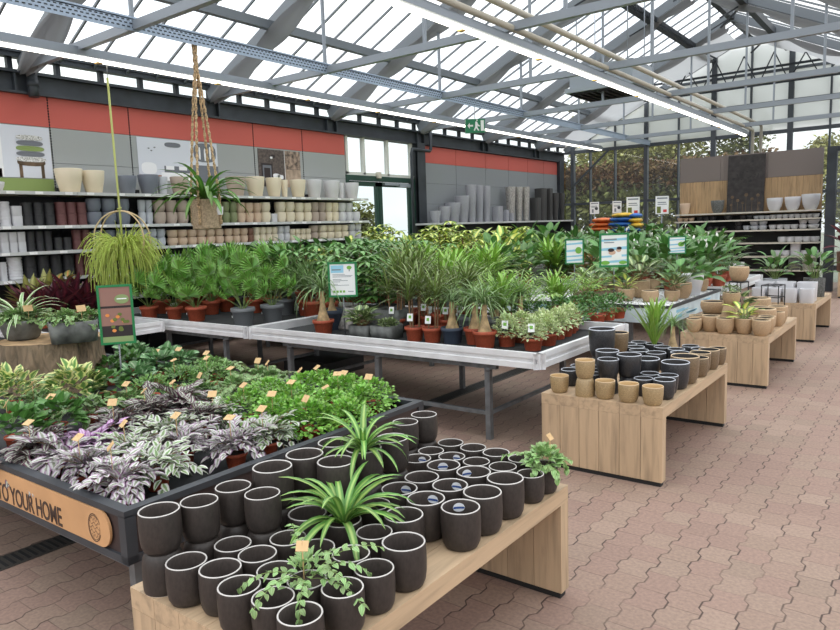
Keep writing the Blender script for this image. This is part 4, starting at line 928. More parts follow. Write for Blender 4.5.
# ------------------------------------------------------------------ planted tray nearest the camera, with its wooden fascia
t = thing('planting_tray', 'black steel planting tray with a wooden fascia lettered TO YOUR HOME', 'planting table', (-2.36, 1.245, 0), math.radians(.9))
mb = MB(); W, D, za, zt = 3.75, 1.88, .41, .62
def ybar(y0, y1): mb.box(-W, 0, y0, y1, zt-.026, zt); mb.box(-W, 0, y0, y1, za, za+.03)
ybar(0, .045); ybar(D-.045, D)
for x0, x1 in ((-.045, 0), (-W, -W+.045)): mb.box(x0, x1, .045, D-.045, zt-.026, zt); mb.box(x0, x1, .045, D-.045, za, za+.03)
for x in (-.045, -W): mb.box(x, x+.045, .0, .045, za, zt-.02); mb.box(x, x+.045, D-.045, D, za, zt-.02)
mb.obj('tray_rim', 'tray_black', t)
mb = MB(); mb.box(-W+.03, -.03, .012, .02, za+.02, zt-.02); mb.box(-W+.03, -.03, D-.02, D-.012, za+.02, zt-.02); mb.box(-.02, -.012, .03, D-.03, za+.02, zt-.02); mb.box(-W+.012, -W+.02, .03, D-.03, za+.02, zt-.02); mb.obj('side_panel', 'tray_brown', t)
mb = MB(); mb.box(-W+.02, -.02, .02, D-.02, .505, .53); mb.obj('tray_bed', 'bed_black', t)
mb = MB(); mb.box(-W+.05, -.05, .05, .09, za-.05, za); mb.box(-W+.05, -.05, D-.09, D-.05, za-.05, za); mb.obj('frame_rail', 'galvanised', t)
for x in (-.09, -1.6, -W+.05):
    for y in (.05, D-.09):
        mb = MB(); mb.box(x, x+.04, y, y+.04, 0, za-.05); mb.obj('leg', 'galvanised', t)
mb = MB(); x1 = -.175; pts = [(-2.4, za+.034), (x1, za+.034)]
for k in range(9): a = -PI/2+PI*k/8*.5; pts.append((x1+.07*math.cos(a), za+.034+.07+.07*math.sin(a)))
for k in range(9): a = PI/2*k/8; pts.append((x1+.07*math.cos(a), zt-.028-.07+.07*math.sin(a)))
pts.append((-2.4, zt-.028)); n = len(pts)
mb.face([(a, -.004, c) for a, c in pts]); mb.face([(a, .006, c) for a, c in reversed(pts)])
for i in range(n): a, c = pts[i], pts[(i+1) % n]; mb.face([(a[0], -.004, a[1]), (a[0], .006, a[1]), (c[0], .006, c[1]), (c[0], -.004, c[1])])
fas = mb.obj('fascia', 'kraft', t)
cu = bpy.data.curves.new('lettering', 'FONT'); cu.body = 'TO YOUR HOME'; cu.size = .115; cu.extrude = .0006; cu.space_character = .96; cu.offset = .0012; cu.materials.append(MATS['kraft_ink'])
lt0 = bpy.data.objects.new('lettering_curve', cu); COL.objects.link(lt0); bpy.context.view_layer.update(); me = bpy.data.meshes.new_from_object(lt0.evaluated_get(bpy.context.evaluated_depsgraph_get())); bpy.data.objects.remove(lt0); lt = link('lettering', me, fas); lt.rotation_euler = (PI/2, 0, 0)
bpy.context.view_layer.update(); wd = lt.dimensions.x; lt.scale = (.60/wd, 1.0, 1); lt.location = (-1.075, -.0055, .452)
mb = MB(); cx, cz = -.215, .512; R = .048
def ring(r0, r1, a0=0, a1=2*PI, sx=.8, k=30):
    for j in range(k):
        a, c = a0+(a1-a0)*j/k, a0+(a1-a0)*(j+1)/k
        mb.face([(cx+sx*r0*math.cos(a), -.0055, cz+r0*math.sin(a)), (cx+sx*r1*math.cos(a), -.0055, cz+r1*math.sin(a)), (cx+sx*r1*math.cos(c), -.0055, cz+r1*math.sin(c)), (cx+sx*r0*math.cos(c), -.0055, cz+r0*math.sin(c))])
ring(.054, .0575, .4, 5.9); ring(.048, .0505, .9, 6.5)
for k in range(5):
    for j in range(10):
        u0, u1 = -1+2*j/10, -1+2*(j+1)/10; w = .036*math.sqrt(max(.02, 1-((k-2)/2.6)**2)); zz = cz+.034-.017*k
        f = lambda u: zz+.006*math.sin(u*7+k*2)
        mb.face([(cx+u0*w, -.0055, f(u0)-.001), (cx+u1*w, -.0055, f(u1)-.001), (cx+u1*w, -.0055, f(u1)+.0016), (cx+u0*w, -.0055, f(u0)+.0016)])
mb.obj('round_emblem', 'kraft_ink', fas)
BZ = .53
# plants in it: (species, base x, base y in the photograph, scale, tag)
KIND = {'silver': 'silver and purple striped spiderwort', 'silvergreen': 'silver green striped spiderwort', 'violet': 'violet leaved spiderwort', 'zebra': 'dark zebra striped spiderwort', 'bigsilver': 'large leaved silver spiderwort', 'peper': 'cream edged peperomia', 'deepmound': 'glossy deep green peperomia', 'ivy': 'small ivy', 'fine': 'mossy fine leaved creeper', 'roundleaf': 'round silvery leaved pilea', 'bright': 'bright green creeping fig'}
TRAY = [('silver', 122, 492, 1, 1), ('silvergreen', 158, 478, 1, 0), ('silver', 88, 478, .95, 1), ('bigsilver', 66, 465, 1, 0), ('zebra', 38, 460, 1, 1), ('violet', 92, 455, .9, 0), ('silvergreen', 133, 462, .95, 1), ('silver', 184, 455, 1, 1), ('silvergreen', 168, 442, 1, 0), ('silver', 236, 457, 1, 1), ('silvergreen', 268, 446, .95, 1), ('zebra', 118, 437, 1, 1), ('zebra', 152, 425, 1, 1), ('zebra', 180, 415, 1.05, 1), ('silvergreen', 216, 424, .9, 1),
 ('zebra', 200, 430, .9, 0), ('deepmound', 16, 440, 1.1, 1), ('deepmound', 58, 428, 1.05, 1), ('ivy', 92, 420, 1, 0), ('peper', 14, 405, 1.3, 0), ('peper', 76, 402, 1.35, 0), ('ivy', 40, 412, 1, 1), ('deepmound', 108, 396, 1, 1), ('ivy', 132, 410, .9, 1), ('roundleaf', 138, 388, 1, 0), ('roundleaf', 160, 376, 1.1, 1), ('roundleaf', 186, 366, 1.1, 0), ('roundleaf', 214, 366, 1, 1), ('roundleaf', 158, 360, 1, 1), ('roundleaf', 184, 356, 1, 0), ('deepmound', 130, 372, 1, 0), ('deepmound', 108, 378, .9, 0),
 ('fine', 152, 398, 1.05, 0), ('fine', 180, 390, 1.15, 1), ('fine', 212, 386, 1.15, 1), ('fine', 238, 374, 1.1, 1), ('ivy', 206, 404, 1, 1), ('ivy', 236, 398, 1.05, 1), ('ivy', 262, 386, 1, 1), ('ivy', 288, 384, .9, 1), ('ivy', 256, 370, 1, 0),
 ('bright', 250, 420, 1.1, 1), ('bright', 276, 428, 1.05, 1), ('bright', 296, 414, 1.1, 1), ('bright', 270, 406, 1.05, 0), ('bright', 312, 432, 1, 1), ('bright', 332, 420, 1.05, 1), ('bright', 306, 400, 1.05, 1), ('bright', 340, 405, 1.1, 1), ('bright', 362, 414, 1, 0), ('bright', 372, 406, 1, 1), ('bright', 330, 394, 1, 1), ('bright', 356, 398, 1, 1), ('bright', 300, 428, 1, 0), ('bright', 348, 428, .95, 0)]
for sp, px, py, s, tg in TRAY:
    P = onz(px, py, BZ+.05); x, y = P.x, P.y
    rx, ry = x+2.36, y-1.245
    if ry < .16: y = 1.245+.16
    if rx > -.14: x = -2.5
    if y > 3.02: y = 3.02
    x = max(x, -5.95)
    plant(sp, x, y, BZ, KIND[sp], 'terracotta', .055, .075, s*(1.22 if sp in ('silver', 'silvergreen', 'zebra', 'violet') else 1.12), name=KIND[sp].split()[-1], tag='wood' if tg else None, fz=.078, tagaz=-PI/2+rnd.uniform(-.7, .7), where='in the lettered tray', order=lambda p: p.y-.5*p.x, frm='from lettered front', group=KIND[sp]+' plants in the lettered tray')
# tree stump plinth with two wood-look bowls
P = onz(56, 386, BZ); SX, SY = P.x, P.y
t = thing('tree_stump', 'bark covered tree stump used as a plinth in the lettered tray', 'tree stump', (SX, SY, BZ)); mb = MB(); R = random.Random(8); prof_ = [random.Random(i).uniform(.93, 1.05) for i in range(48)]
Pt = onz(84, 341, BZ+.3); SH = .37
rows = []; uvs = []; SR = .37
for k in range(7):
    z = SH*k/6; r = []
    for j in range(49):
        a = 2*PI*j/48; q = SR*(prof_[j % 48]+.03*math.sin(a*3+1))*(1.04-.05*k/6)+.008*math.sin(j*5+k*1.3); r.append((q*math.cos(a), q*math.sin(a), z))
    rows.append(r); uvs.append([(0, 0)]*49)
mb.quadstrip(rows, uvs); mb.obj('bark', 'bark', t)
mb = MB(); mb.face([(p[0]*.985, p[1]*.985, SH) for p in rows[-1][:-1]]); mb.obj('cut_face', 'cut_wood', t)
SZ = BZ+SH
def bowlplant(px, py, ds, sp, rx, rim, extra=None, nm='planted_bowl', round_=True):
    P = onz(px, py, SZ+.01); t = thing(nm, ds, 'planter', (P.x, P.y, SZ), 1.1)
    mb = MB()
    if round_: mb.lathe([(0, 0), (rx*.6, 0), (rx*.75, .02), (rx, rim*.9), (rx, rim), (rx*.92, rim), (rx*.9, rim*.85), (0, rim*.85)], 30)
    else: mb.lathe([(0, 0), (rx*.92, 0), (rx, rim), (rx*.93, rim), (rx*.92, rim*.85), (0, rim*.85)], 40, sq=5)
    b_ = mb.obj('bowl', 'zinc_dark', t); 
    if not round_: b_.scale = (1, 1, 1)
    for i in range(3):
        a = i*2.1; link('ivy', fol('ivy', i % 2), t, (.5*rx*math.cos(a), .5*rx*math.sin(a), rim*.9), a, .95)
    if extra: link('foliage', fol(extra, 0), t, (0, 0, rim*.9), .4, 1.5)
    mb = MB(); mb.obox((.06, -.11, rim+.09), Vector((.03, .012, 0)), Vector((-.003, .008, .022)), Vector((.0003, -.001, .0004))); mb.tube([(.06, -.11, rim), (.06, -.108, rim+.1)], .002, 4); mb.obj('plant_tag', 'wood_tag', t)
    return t
bowlplant(23, 338, 'round grey wood-look bowl with ivy and spider plant on the tree stump', 'ivy', .155, .15, 'spiderpale')
bowlplant(75, 339, 'straight sided grey wood-look bowl of ivy on the tree stump', 'ivy', .165, .15, None, 'planted_bowl', False)
# picture sign in a green frame
def frame_sign(x, y, z0, zb, zt, w, rz, ds, face_fn, stake_to, name='plant_sign', gap=.0):
    t = thing(name, ds, 'sign', (x, y, stake_to), rz); a = zb-stake_to; c = zt-stake_to; h = w/2; f = .1*w
    mb = MB(); mb.box(-h, h, -.006, .006, a, a+f*.7); mb.box(-h, h, -.006, .006, c-f*.7, c); mb.box(-h, -h+f*.7, -.006, .006, a+f*.7, c-f*.7); mb.box(h-f*.7, h, -.006, .006, a+f*.7, c-f*.7); mb.obj('sign_frame', 'sign_green', t)
    mb = MB(); mb.tube([(0, 0, 0), (0, 0, a+.005)], .006, 6); mb.obj('stake', 'galvanised', t)
    face_fn(t, -h+f*.7, h-f*.7, a+f*.7, c-f*.7); return t
def rect(mb, x0, x1, z0, z1, mi, y=-.003): mb.face([(x0, y, z0), (x1, y, z0), (x1, y, z1), (x0, y, z1)], mi)
def disc(mb, cx, cz, rx, rz_, mi, y=-.004, k=18): mb.face([(cx+rx*math.cos(2*PI*i/k), y, cz+rz_*math.sin(2*PI*i/k)) for i in range(k)], mi)
def face_photo(t, x0, x1, z0, z1):
    w, h = x1-x0, z1-z0; mb = MB(); mb.box(x0, x1, -.002, .002, z0, z1, 0); R = random.Random(3)
    rect(mb, x0, x1, z0, z0+h*.1, 2); rect(mb, x0, x1, z0+h*.1, z0+h*.3, 3, -.0032); rect(mb, x0, x1, z0+h*.62, z0+h*.66, 3, -.0033)
    for i in range(14): disc(mb, x0+w*R.uniform(.2, .85), z0+h*R.uniform(.2, .55), w*.07, h*.03, 4 if i % 3 else 5, -.004-.0002*i)
    disc(mb, x0+w*.72, z0+h*.78, w*.24, h*.085, 2, -.0075); rect(mb, x0+w*.56, x0+w*.88, z0+h*.775, z0+h*.795, 1, -.008)
    mb.obj('sign_face', ['photo_mauve', 'sign_paper', 'oval_green', 'photo_dark', 'photo_moss', 'photo_orange'], t)
def face_info(t, x0, x1, z0, z1):
    w, h = x1-x0, z1-z0; mb = MB(); mb.box(x0, x1, -.002, .002, z0, z1, 0)
    rect(mb, x0+w*.04, x0+w*.55, z0+h*.72, z0+h*.96, 1); rect(mb, x0+w*.08, x0+w*.45, z0+h*.8, z0+h*.84, 2, -.0035)
    disc(mb, x0+w*.78, z0+h*.88, w*.1, h*.06, 3); rect(mb, x0+w*.76, x0+w*.8, z0+h*.76, z0+h*.84, 2)
    for i, (a, l) in enumerate(((.66, .5), (.62, .8), (.58, .75), (.5, .35), (.46, .6), (.42, .3), (.35, .2), (.31, .65))): rect(mb, x0+w*.1, x0+w*(.1+l), z0+h*a, z0+h*(a+.015), 2)
    for i in range(4): rect(mb, x0+w*(.1+.13*i), x0+w*(.19+.13*i), z0+h*.08, z0+h*.15, 3)
    rect(mb, x0+w*.7, x0+w*.92, z0+h*.1, z0+h*.125, 2); mb.obj('sign_face', ['sign_paper', 'sky_ink', 'ink_grey', 'leaf_ink'], t)
def face_sky(t, x0, x1, z0, z1, people=False):
    w, h = x1-x0, z1-z0; mb = MB(); mb.box(x0, x1, -.002, .002, z0, z1, 0)
    for i, (a, r) in enumerate(((.85, .12), (.55, .14), (.3, .1), (.12, .12))): mb.face([(x0, -.003-.0002*i, z0+h*(a-r/2)), (x1, -.003-.0002*i, z0+h*(a-r*.2)), (x1, -.003-.0002*i, z0+h*(a+r*.5)), (x0, -.003-.0002*i, z0+h*(a+r*.1))], 1)
    if people: disc(mb, x0+w*.42, z0+h*.42, w*.14, h*.08, 4, -.005); disc(mb, x0+w*.38, z0+h*.5, w*.13, h*.06, 5, -.0055); disc(mb, x0+w*.68, z0+h*.5, w*.1, h*.07, 4, -.005); disc(mb, x0+w*.7, z0+h*.56, w*.1, h*.05, 5, -.0055); disc(mb, x0+w*.6, z0+h*.3, w*.2, h*.1, 0, -.0045); rect(mb, x0+w*.1, x0+w*.6, z0+h*.84, z0+h*.88, 2, -.005); rect(mb, x0+w*.1, x0+w*.5, z0+h*.74, z0+h*.77, 2, -.005); disc(mb, x0+w*.15, z0+h*.08, w*.18, h*.07, 3, -.006); disc(mb, x0+w*.85, z0+h*.08, w*.16, h*.06, 3, -.006)
    else: disc(mb, x0+w*.75, z0+h*.55, w*.2, h*.15, 3, -.005)
    mb.obj('sign_face', ['sign_paper', 'sky_ink', 'ink_grey', 'leaf_ink', 'skin_ink', 'photo_dark'], t)
A_, B_ = ony(119, 344, 2.45), ony(119, 285, 2.45)
frame_sign(A_.x, 2.45, 0, A_.z, B_.z, .225, .95, 'tall green framed picture sign on a stake beside the tree stump', face_photo, BZ)
# ------------------------------------------------------------------ metal roll benches with plants
def bench(x0, x1, y0, y1, ds, zt=.72, h=.115, low=True, mats=('aluminium', 'bed_black', 'galvanised'), legs=True):
    t = thing('metal_bench', ds, 'plant bench', ((x0+x1)/2, (y0+y1)/2, 0)); w, l = (x1-x0)/2, (y1-y0)/2; mb = MB()
    prf = [(.0, 0), (.02, .0), (.02, .35), (.008, .38), (.008, .62), (.02, .65), (.02, 1), (-.012, 1), (-.012, 0)]
    for (a, b_, nx, ny) in (((-w, -l), (w, -l), 0, -1), ((w, -l), (w, l), 1, 0), ((w, l), (-w, l), 0, 1), ((-w, l), (-w, -l), -1, 0)):
        rows = []
        for (ox, oz) in prf+[prf[0]]:
            ex, ey = (b_[0]-a[0], b_[1]-a[1]); L = math.hypot(ex, ey); ex /= L; ey /= L; o = ox-.02
            rows.append([(a[0]+nx*o-ex*o*-1, a[1]+ny*o-ey*o*-1, zt-h+oz*h), (b_[0]+nx*o-ex*o, b_[1]+ny*o-ey*o, zt-h+oz*h)])
        mb.quadstrip(rows, [[(0, 0)]*2]*len(rows), 0, False)
    for cx, cy in ((-w, -l), (w, -l), (w, l), (-w, l)): mb.box(cx-.012 if cx > 0 else cx-.003, cx+.003 if cx > 0 else cx+.012, cy-.003 if cy < 0 else cy-.012, cy+.012 if cy < 0 else cy+.003, zt-h, zt)
    mb.obj('bench_rim', mats[0], t)
    mb = MB(); mb.box(-w+.022, w-.022, -l+.022, l-.022, zt-h+.005, zt-h+.04); mb.obj('bench_bed', mats[1], t)
    if legs:
        mb = MB()
        for y in (-l+.09, l-.3): mb.box(-w+.4, w-.4, y-.02, y+.02, zt-h-.05, zt-h+.004)
        for x in (-w+.48, w-.48): mb.box(x-.02, x+.02, -l+.09, l-.1, zt-h-.05, zt-h+.004)
        if low:
            mb.box(-w+.48, w-.48, -l+.075, -l+.105, .19, .22)
            for x in (-w+.48, w-.48): mb.box(x-.012, x+.012, -l+.09, l-.3, .19, .22); 
        mb.obj('under_frame', mats[2], t)
        nx = max(2, int(2*w/1.3)+1)
        for i in range(nx):
            x = -w+.48+(2*w-.96)*i/(nx-1)
            for y in (-l+.09, l-.3):
                mb = MB(); mb.box(x-.022, x+.022, y-.022, y+.022, 0, zt-h-.045); mb.tube([(x, y, zt-h-.07), (x, y, zt-h-.04)], .03, 8); mb.obj('leg', mats[2], t)
    return t
bench(-5.40, -2.23, 4.28, 5.95, 'aluminium edged plant bench beside the glazed pot table')
bench(-8.45, -5.42, 4.28, 5.95, 'aluminium edged plant bench of fan palms below the hanging pots')
bench(-8.6, -6.75, 3.1, 4.2, 'aluminium edged bench of dark red bromeliads behind the tree stump', low=False)
bench(-8.2, -4.3, 6.35, 8.1, 'second row plant bench of umbrella plants behind the fan palms', low=False)
bench(-8.2, -4.6, 8.5, 10.4, 'third row plant bench of yellow variegated plants', low=False)
bench(-8.2, -5.3, 10.8, 12.9, 'fourth row plant bench of tall dark green plants', low=False)
bench(-7.6, -3.3, 13.3, 15.4, 'rearmost plant bench in front of the glass gable', low=False)
bench(-5.0, -2.3, 9.7, 12.0, 'white edged bench of flowering peace lilies behind the sand pot table', low=False, mats=('bench_white', 'bench_white', 'galvanised'))
reg((lambda mb: (mb.box(-6.15, -5.42, 5.35, 5.95, 0, .16), mb.obj('crate', 'crate_black'))[1])(MB()), 'shallow black crate lying on the paving under the metal bench', 'crate')
MZ = .645
SPD = {'fan': ('fan_palm', 'fan palm'), 'pony': ('ponytail_palm', 'ponytail palm'), 'dracaena': ('dragon_tree', 'thin leaved dragon tree'), 'grass': ('dragon_tree', 'grassy dragon tree'), 'lemon': ('lime_dracaena', 'lime green dracaena'), 'areca': ('areca_palm', 'feathery areca palm'), 'arecadark': ('areca_palm', 'dark feathery palm'), 'pachira': ('money_tree', 'money tree'),
 'scheffgold': ('umbrella_plant', 'golden umbrella plant'), 'dieff': ('dumb_cane', 'yellow dumb cane'), 'deep': ('peace_lily', 'peace lily'), 'midbroad': ('philodendron', 'broad leaved philodendron'), 'tower': ('rubber_plant', 'leafy upright green plant'), 'towerdeep': ('rubber_plant', 'dark glossy plant'), 'ficusvar': ('weeping_fig', 'cream weeping fig'), 'ivydark': ('ivy', 'bushy dark green ivy'), 'croton': ('croton', 'coppery croton'), 'brom': ('bromeliad', 'dark red bromeliad'), 'bromolive': ('bromeliad', 'olive green upright bromeliad'), 'cala': ('prayer_plant', 'patterned prayer plant'), 'calagreen': ('prayer_plant', 'green striped prayer plant'), 'varlance': ('variegated_plant', 'yellow green variegated plant'), 'spiderpale': ('spider_plant', 'pale edged spider plant')}
PKD = {'terracotta': 'terracotta pot', 'nursery_grey': 'grey pot', 'nursery_blue': 'dark blue pot', 'sand': 'sand coloured pot'}
def bp(sp, px, py, pk='terracotta', r=.1, h=.16, s=1.0, where='front row of metal benches', z=MZ, Y=None, **kw):
    P = onz(px, py, z); y = max(P.y, 4.28+.03+r) if z == MZ and P.y < 5 else P.y
    nm, ds = SPD[sp]
    return plant(sp, P.x, y, z, ds+' in '+PKD[pk], pk, r, h, s, name=nm, where=where, group=ds+' plants', **kw)
# front rows, spotted from the photograph
for px, py, pk, r, h, s in ((150, 320, 'terracotta', .11, .17, .95), (175, 319, 'terracotta', .1, .15, .92), (197, 321, 'terracotta', .12, .17, 1.0), (244, 326, 'nursery_grey', .13, .2, .95), (273, 322, 'nursery_grey', .13, .2, .9)): bp('fan', px, py, pk, r, h, s, tag='label')
for px, py, pk, s in ((163, 313, 'terracotta', 1.05), (186, 312, 'terracotta', 1.1), (212, 314, 'terracotta', 1.1), (228, 311, 'terracotta', 1.15), (256, 312, 'terracotta', 1.2), (278, 309, 'terracotta', 1.15), (222, 305, 'terracotta', 1.2), (245, 303, 'terracotta', 1.2)):
    bp('fan', px, py, pk, .115, .17, s, 'second row of metal benches', tag='label')
for px, py, sp, pk, s in ((293, 314, 'grass', 'nursery_grey', 1.2), (309, 315, 'grass', 'terracotta', 1.1), (318, 316, 'grass', 'terracotta', 1.0), (300, 308, 'grass', 'terracotta', 1.15), (286, 307, 'grass', 'terracotta', 1.1)): bp(sp, px, py, pk, .12, .19, s, 'behind the fan palms', tag='label')
bp('pony', 324, 334, 'terracotta', .105, .14, 1.15, trunk=(.3, .06)); bp('pony', 333, 329, 'nursery_blue', .12, .2, .8, 'behind the terracotta one', trunk=(.2, .05))
# zinc bucket-like planters and square grey planters behind, low mixed planters
def square_planter(px, py, w, h, ds, sp=None, round_=False):
    P = onz(px, py, MZ); t = thing('square_planter', ds, 'planter', (P.x, max(P.y, 4.5), MZ), .1)
    mb = MB()
    if round_: mb.lathe([(0, 0), (w*.95, 0), (w, h*.1), (w*.62, h), (w*.56, h), (w*.56, h*.85), (0, h*.85)], 30)
    else: mb.lathe([(0, 0), (w*.96, 0), (w, h), (w*.9, h), (w*.88, h*.85), (0, h*.85)], 40, sq=8)
    mb.obj('planter_body', 'zinc_dark' if not round_ else 'planter_silver', t)
    if sp:
        for i in range(3): link('foliage', fol(sp, i % 2), t, (rnd.uniform(-.4, .4)*w, rnd.uniform(-.4, .4)*w, h*.85), i*2, .8)
square_planter(357, 328, .2, .22, 'grey zinc churn-shaped planter behind the care sign', None, True)
square_planter(364, 337, .11, .12, 'low grey planter of reddish succulents by the care sign', 'cala'); square_planter(387, 338, .12, .12, 'low grey planter of pale succulents by the dragon trees', 'succulent')
for px, py, ds in ((378, 329, 'empty square grey wood-look planter behind the succulents'), (394, 331, 'empty square grey wood-look planter beside the first dragon tree'), (387, 326, 'empty square grey wood-look planter at the back')): square_planter(px, py, .14, .22, ds)
for px, py, s in ((418, 341, 1.1), (433, 342, .95), (402, 331, 1.1), (446, 331, 1.1), (462, 330, 1.05), (428, 329, 1.1)): bp('dracaena', px, py, 'terracotta', .09, .13, s*.95, tag='white', tagaz=-1.3)
for px, py, pk, s in ((451, 343, 'nursery_blue', .75), (475, 344, 'terracotta', .95), (485, 347, 'terracotta', 1.0), (512, 336, 'terracotta', .95), (497, 334, 'terracotta', .9)): bp('pony', px, py, pk, .1, .14, s, trunk=(.24, .055))
for px, py in ((506, 346), (533, 350)): bp('ficusvar', px, py, 'terracotta', .085, .1, 1.0, tag='white', tagaz=-1.2)
for px, py in ((548, 345), (556, 339), (566, 335), (524, 342), (540, 341), (573, 331)): bp('ficusvar', px, py, 'terracotta', .085, .1, 1.0, 'along bench side rim', tag='white' if px in (556,) else None)
for px, py in ((585, 327), (597, 324), (608, 320), (618, 318), (575, 322), (560, 322), (545, 325), (530, 328), (590, 317)): bp('ivydark', px, py, 'terracotta', .085, .1, 1.05, 'near bench side rim')
# back rows on the front benches and the benches behind, set out in a staggered grid
def rows_of(x0, x1, y0, y1, dx, dy, pick, where, z=MZ, r=.11, h=.17):
    k = 0; y = y0
    while y <= y1:
        x = x0+(dx/2 if k % 2 else 0)
        while x <= x1:
            xx, yy = x+rnd.uniform(-.05, .05), y+rnd.uniform(-.05, .05); sp, s = pick(xx, yy)
            if sp:
                pk = rnd.choice(['terracotta', 'terracotta', 'nursery_grey']); nm, ds = SPD[sp]
                plant(sp, xx, yy, z, ds+' in '+PKD[pk], pk, r, h, s*rnd.uniform(.9, 1.1), name=nm, where=f'row {["one", "two", "three", "four", "five"][k]} of {where}', group=ds+' plants', extra='spathe' if sp == 'deep' and rnd.random() < .6 else None)
            x += dx
        y += dy; k += 1
for px, py, sp, q in ((541, 322, 'areca', .9), (556, 318, 'lemon', .95), (572, 314, 'areca', .9), (524, 326, 'lemon', .9), (588, 311, 'areca', .85)): bp(sp, px, py, 'terracotta', .09, .13, q, 'rear rim of corner bench')
rows_of(-5.15, -3.05, 5.25, 5.8, .34, .3, lambda x, y: (('pachira', .95) if x < -4.3 else ('dracaena', 1.15) if x < -3.9 else ('lemon', 1.1) if x > -3.3 else ('areca', .95)), 'corner bench back')
rows_of(-8.2, -5.6, 5.72, 5.8, .4, .4, lambda x, y: ('towerdeep', 1.1) if x < -6.5 else ('pachira', 1.15), 'fan palm bench back')
rows_of(-8.0, -4.5, 6.6, 7.9, .42, .42, lambda x, y: ('towerdeep', 1.15) if x < -6.9 else rnd.choice([('pachira', 1.1), ('pachira', 1.15), ('scheffgold', 1.0)]) if x < -5.6 else ('areca', 1.1) if rnd.random() < .5 else ('lemon', 1.5), 'umbrella plant bench')
rows_of(-8.0, -4.8, 8.7, 10.2, .46, .46, lambda x, y: (rnd.choice([('scheffgold', 1.5), ('dieff', 1.6), ('scheffgold', 1.6)])) if x < -5.6 else (rnd.choice([('lemon', 1.5), ('midbroad', 1.3), ('areca', 1.2)])), 'yellow leaved bench')
rows_of(-8.0, -5.5, 11.0, 12.7, .5, .5, lambda x, y: rnd.choice([('midbroad', 1.5), ('towerdeep', 1.45), ('scheffgold', 1.35), ('arecadark', 1.4)]) if x > -7 else rnd.choice([('dieff', 1.45), ('arecadark', 1.5)]), 'tall foliage bench', r=.13, h=.2)
rows_of(-7.3, -3.6, 13.5, 15.2, .55, .55, lambda x, y: rnd.choice([('arecadark', 1.45), ('midbroad', 1.4), ('deep', 1.4), ('towerdeep', 1.25)]), 'gable side bench', r=.14, h=.2)
rows_of(-4.8, -2.55, 9.9, 11.8, .36, .38, lambda x, y: ('deep', 1.15) if y < 11 else rnd.choice([('deep', 1.3), ('midbroad', 1.25), ('arecadark', 1.2)]), 'peace lily bench')
for x in (-2.45, -2.46, -2.44): pass
for i, x in enumerate((-4.5, -3.9, -3.3, -2.75)): pot('tub_white_ceramic', x, 9.78, MZ, .09, .13, 'white pot at the front rim of the white edged bench', group='white pots on the white edged bench', cat='plant pot')
# bromeliads behind the stump
for sp, px, py, s in (('bromolive', 14, 322, 1.0), ('bromolive', 30, 318, 1.1), ('brom', 34, 327, 1.0), ('brom', 54, 326, 1.05), ('brom', 72, 325, 1.1), ('brom', 90, 323, 1.1), ('brom', 62, 318, 1.15), ('brom', 82, 317, 1.2), ('brom', 97, 320, 1.0), ('croton', 44, 314, 1.2), ('bromolive', 6, 314, 1.1)):
    P = onz(px, py, MZ); x, y = max(min(P.x, -6.95), -8.4), max(3.25, min(P.y, 4.08)); x += rnd.uniform(-.12, .12); y += rnd.uniform(-.1, .1); nm, ds = SPD[sp]; plant(sp, x, y, MZ, ds+' in a terracotta pot', 'terracotta', .09, .16, s*1.3, name=nm, where='behind the tree stump', order=lambda p: p.x, frm='from pot shelves', group=ds+' plants')
P = onz(6, 322, MZ+.1); plant('pink', max(P.x, -8.3), 3.4, MZ, 'small pink bromeliad in a terracotta pot beside the stump', 'terracotta', .07, .1, 1.1, name='bromeliad')
# blue and white table with patterned plants on pebbles
bx0, bx1, by0, by1, bz = -4.15, -2.2, 7.1, 9.1, .75
t = thing('pebble_table', 'plant table with white pebbles and pale blue banner sides', 'plant bench', ((bx0+bx1)/2, (by0+by1)/2, 0)); w, l = (bx1-bx0)/2, (by1-by0)/2
mb = MB()
for (a, b_, c, d) in ((-w, w, -l, -l+.03), (-w, w, l-.03, l), (-w, -w+.03, -l+.03, l-.03), (w-.03, w, -l+.03, l-.03)): mb.box(a, b_, c, d, bz-.03, bz)
mb.obj('table_rim', 'tray_black', t)
mb = MB(); mb.box(-w+.02, w-.02, -l+.008, -l+.016, .56, bz-.03); mb.box(w-.016, w-.008, -l+.02, l-.02, .56, bz-.03); mb.box(-w+.008, -w+.016, -l+.02, l-.02, .56, bz-.03)
R = random.Random(4)
for i in range(9): x = -w+.1+R.uniform(0, 2*w-.5); z = R.uniform(.58, .68); mb.box(x, x+R.uniform(.1, .4), -l+.006, -l+.008, z, z+R.uniform(.01, .04), 1); y = -l+.1+R.uniform(0, 2*l-.6); mb.box(w-.008, w-.006, y, y+R.uniform(.1, .4), z, z+R.uniform(.01, .04), 1)
mb.obj('banner', ['banner', 'sky_ink'], t)
mb = MB(); mb.box(-w+.03, w-.03, -l+.03, l-.03, bz-.05, bz-.02)
o = mb.obj('table_bed', 'bench_white', t)
mb = MB()
for i in range(900):
    x, y, r = R.uniform(-w+.05, w-.05), R.uniform(-l+.05, l-.05) if i % 3 else R.uniform(-l+.05, -l+.5), R.uniform(.012, .024); mb.lathe([(0, -.004), (r, 0), (r*.7, r*.5), (0, r*.62)], 6, (x, y, bz-.019))
o = mb.obj('pebbles', 'pebbles', t); o['kind'] = 'stuff'
for x in (-w+.1, w-.45):
    for y in (-l+.1, l-.1): mb = MB(); mb.box(x-.02, x+.02, y-.02, y+.02, 0, .7); mb.obj('leg', 'galvanised', t)
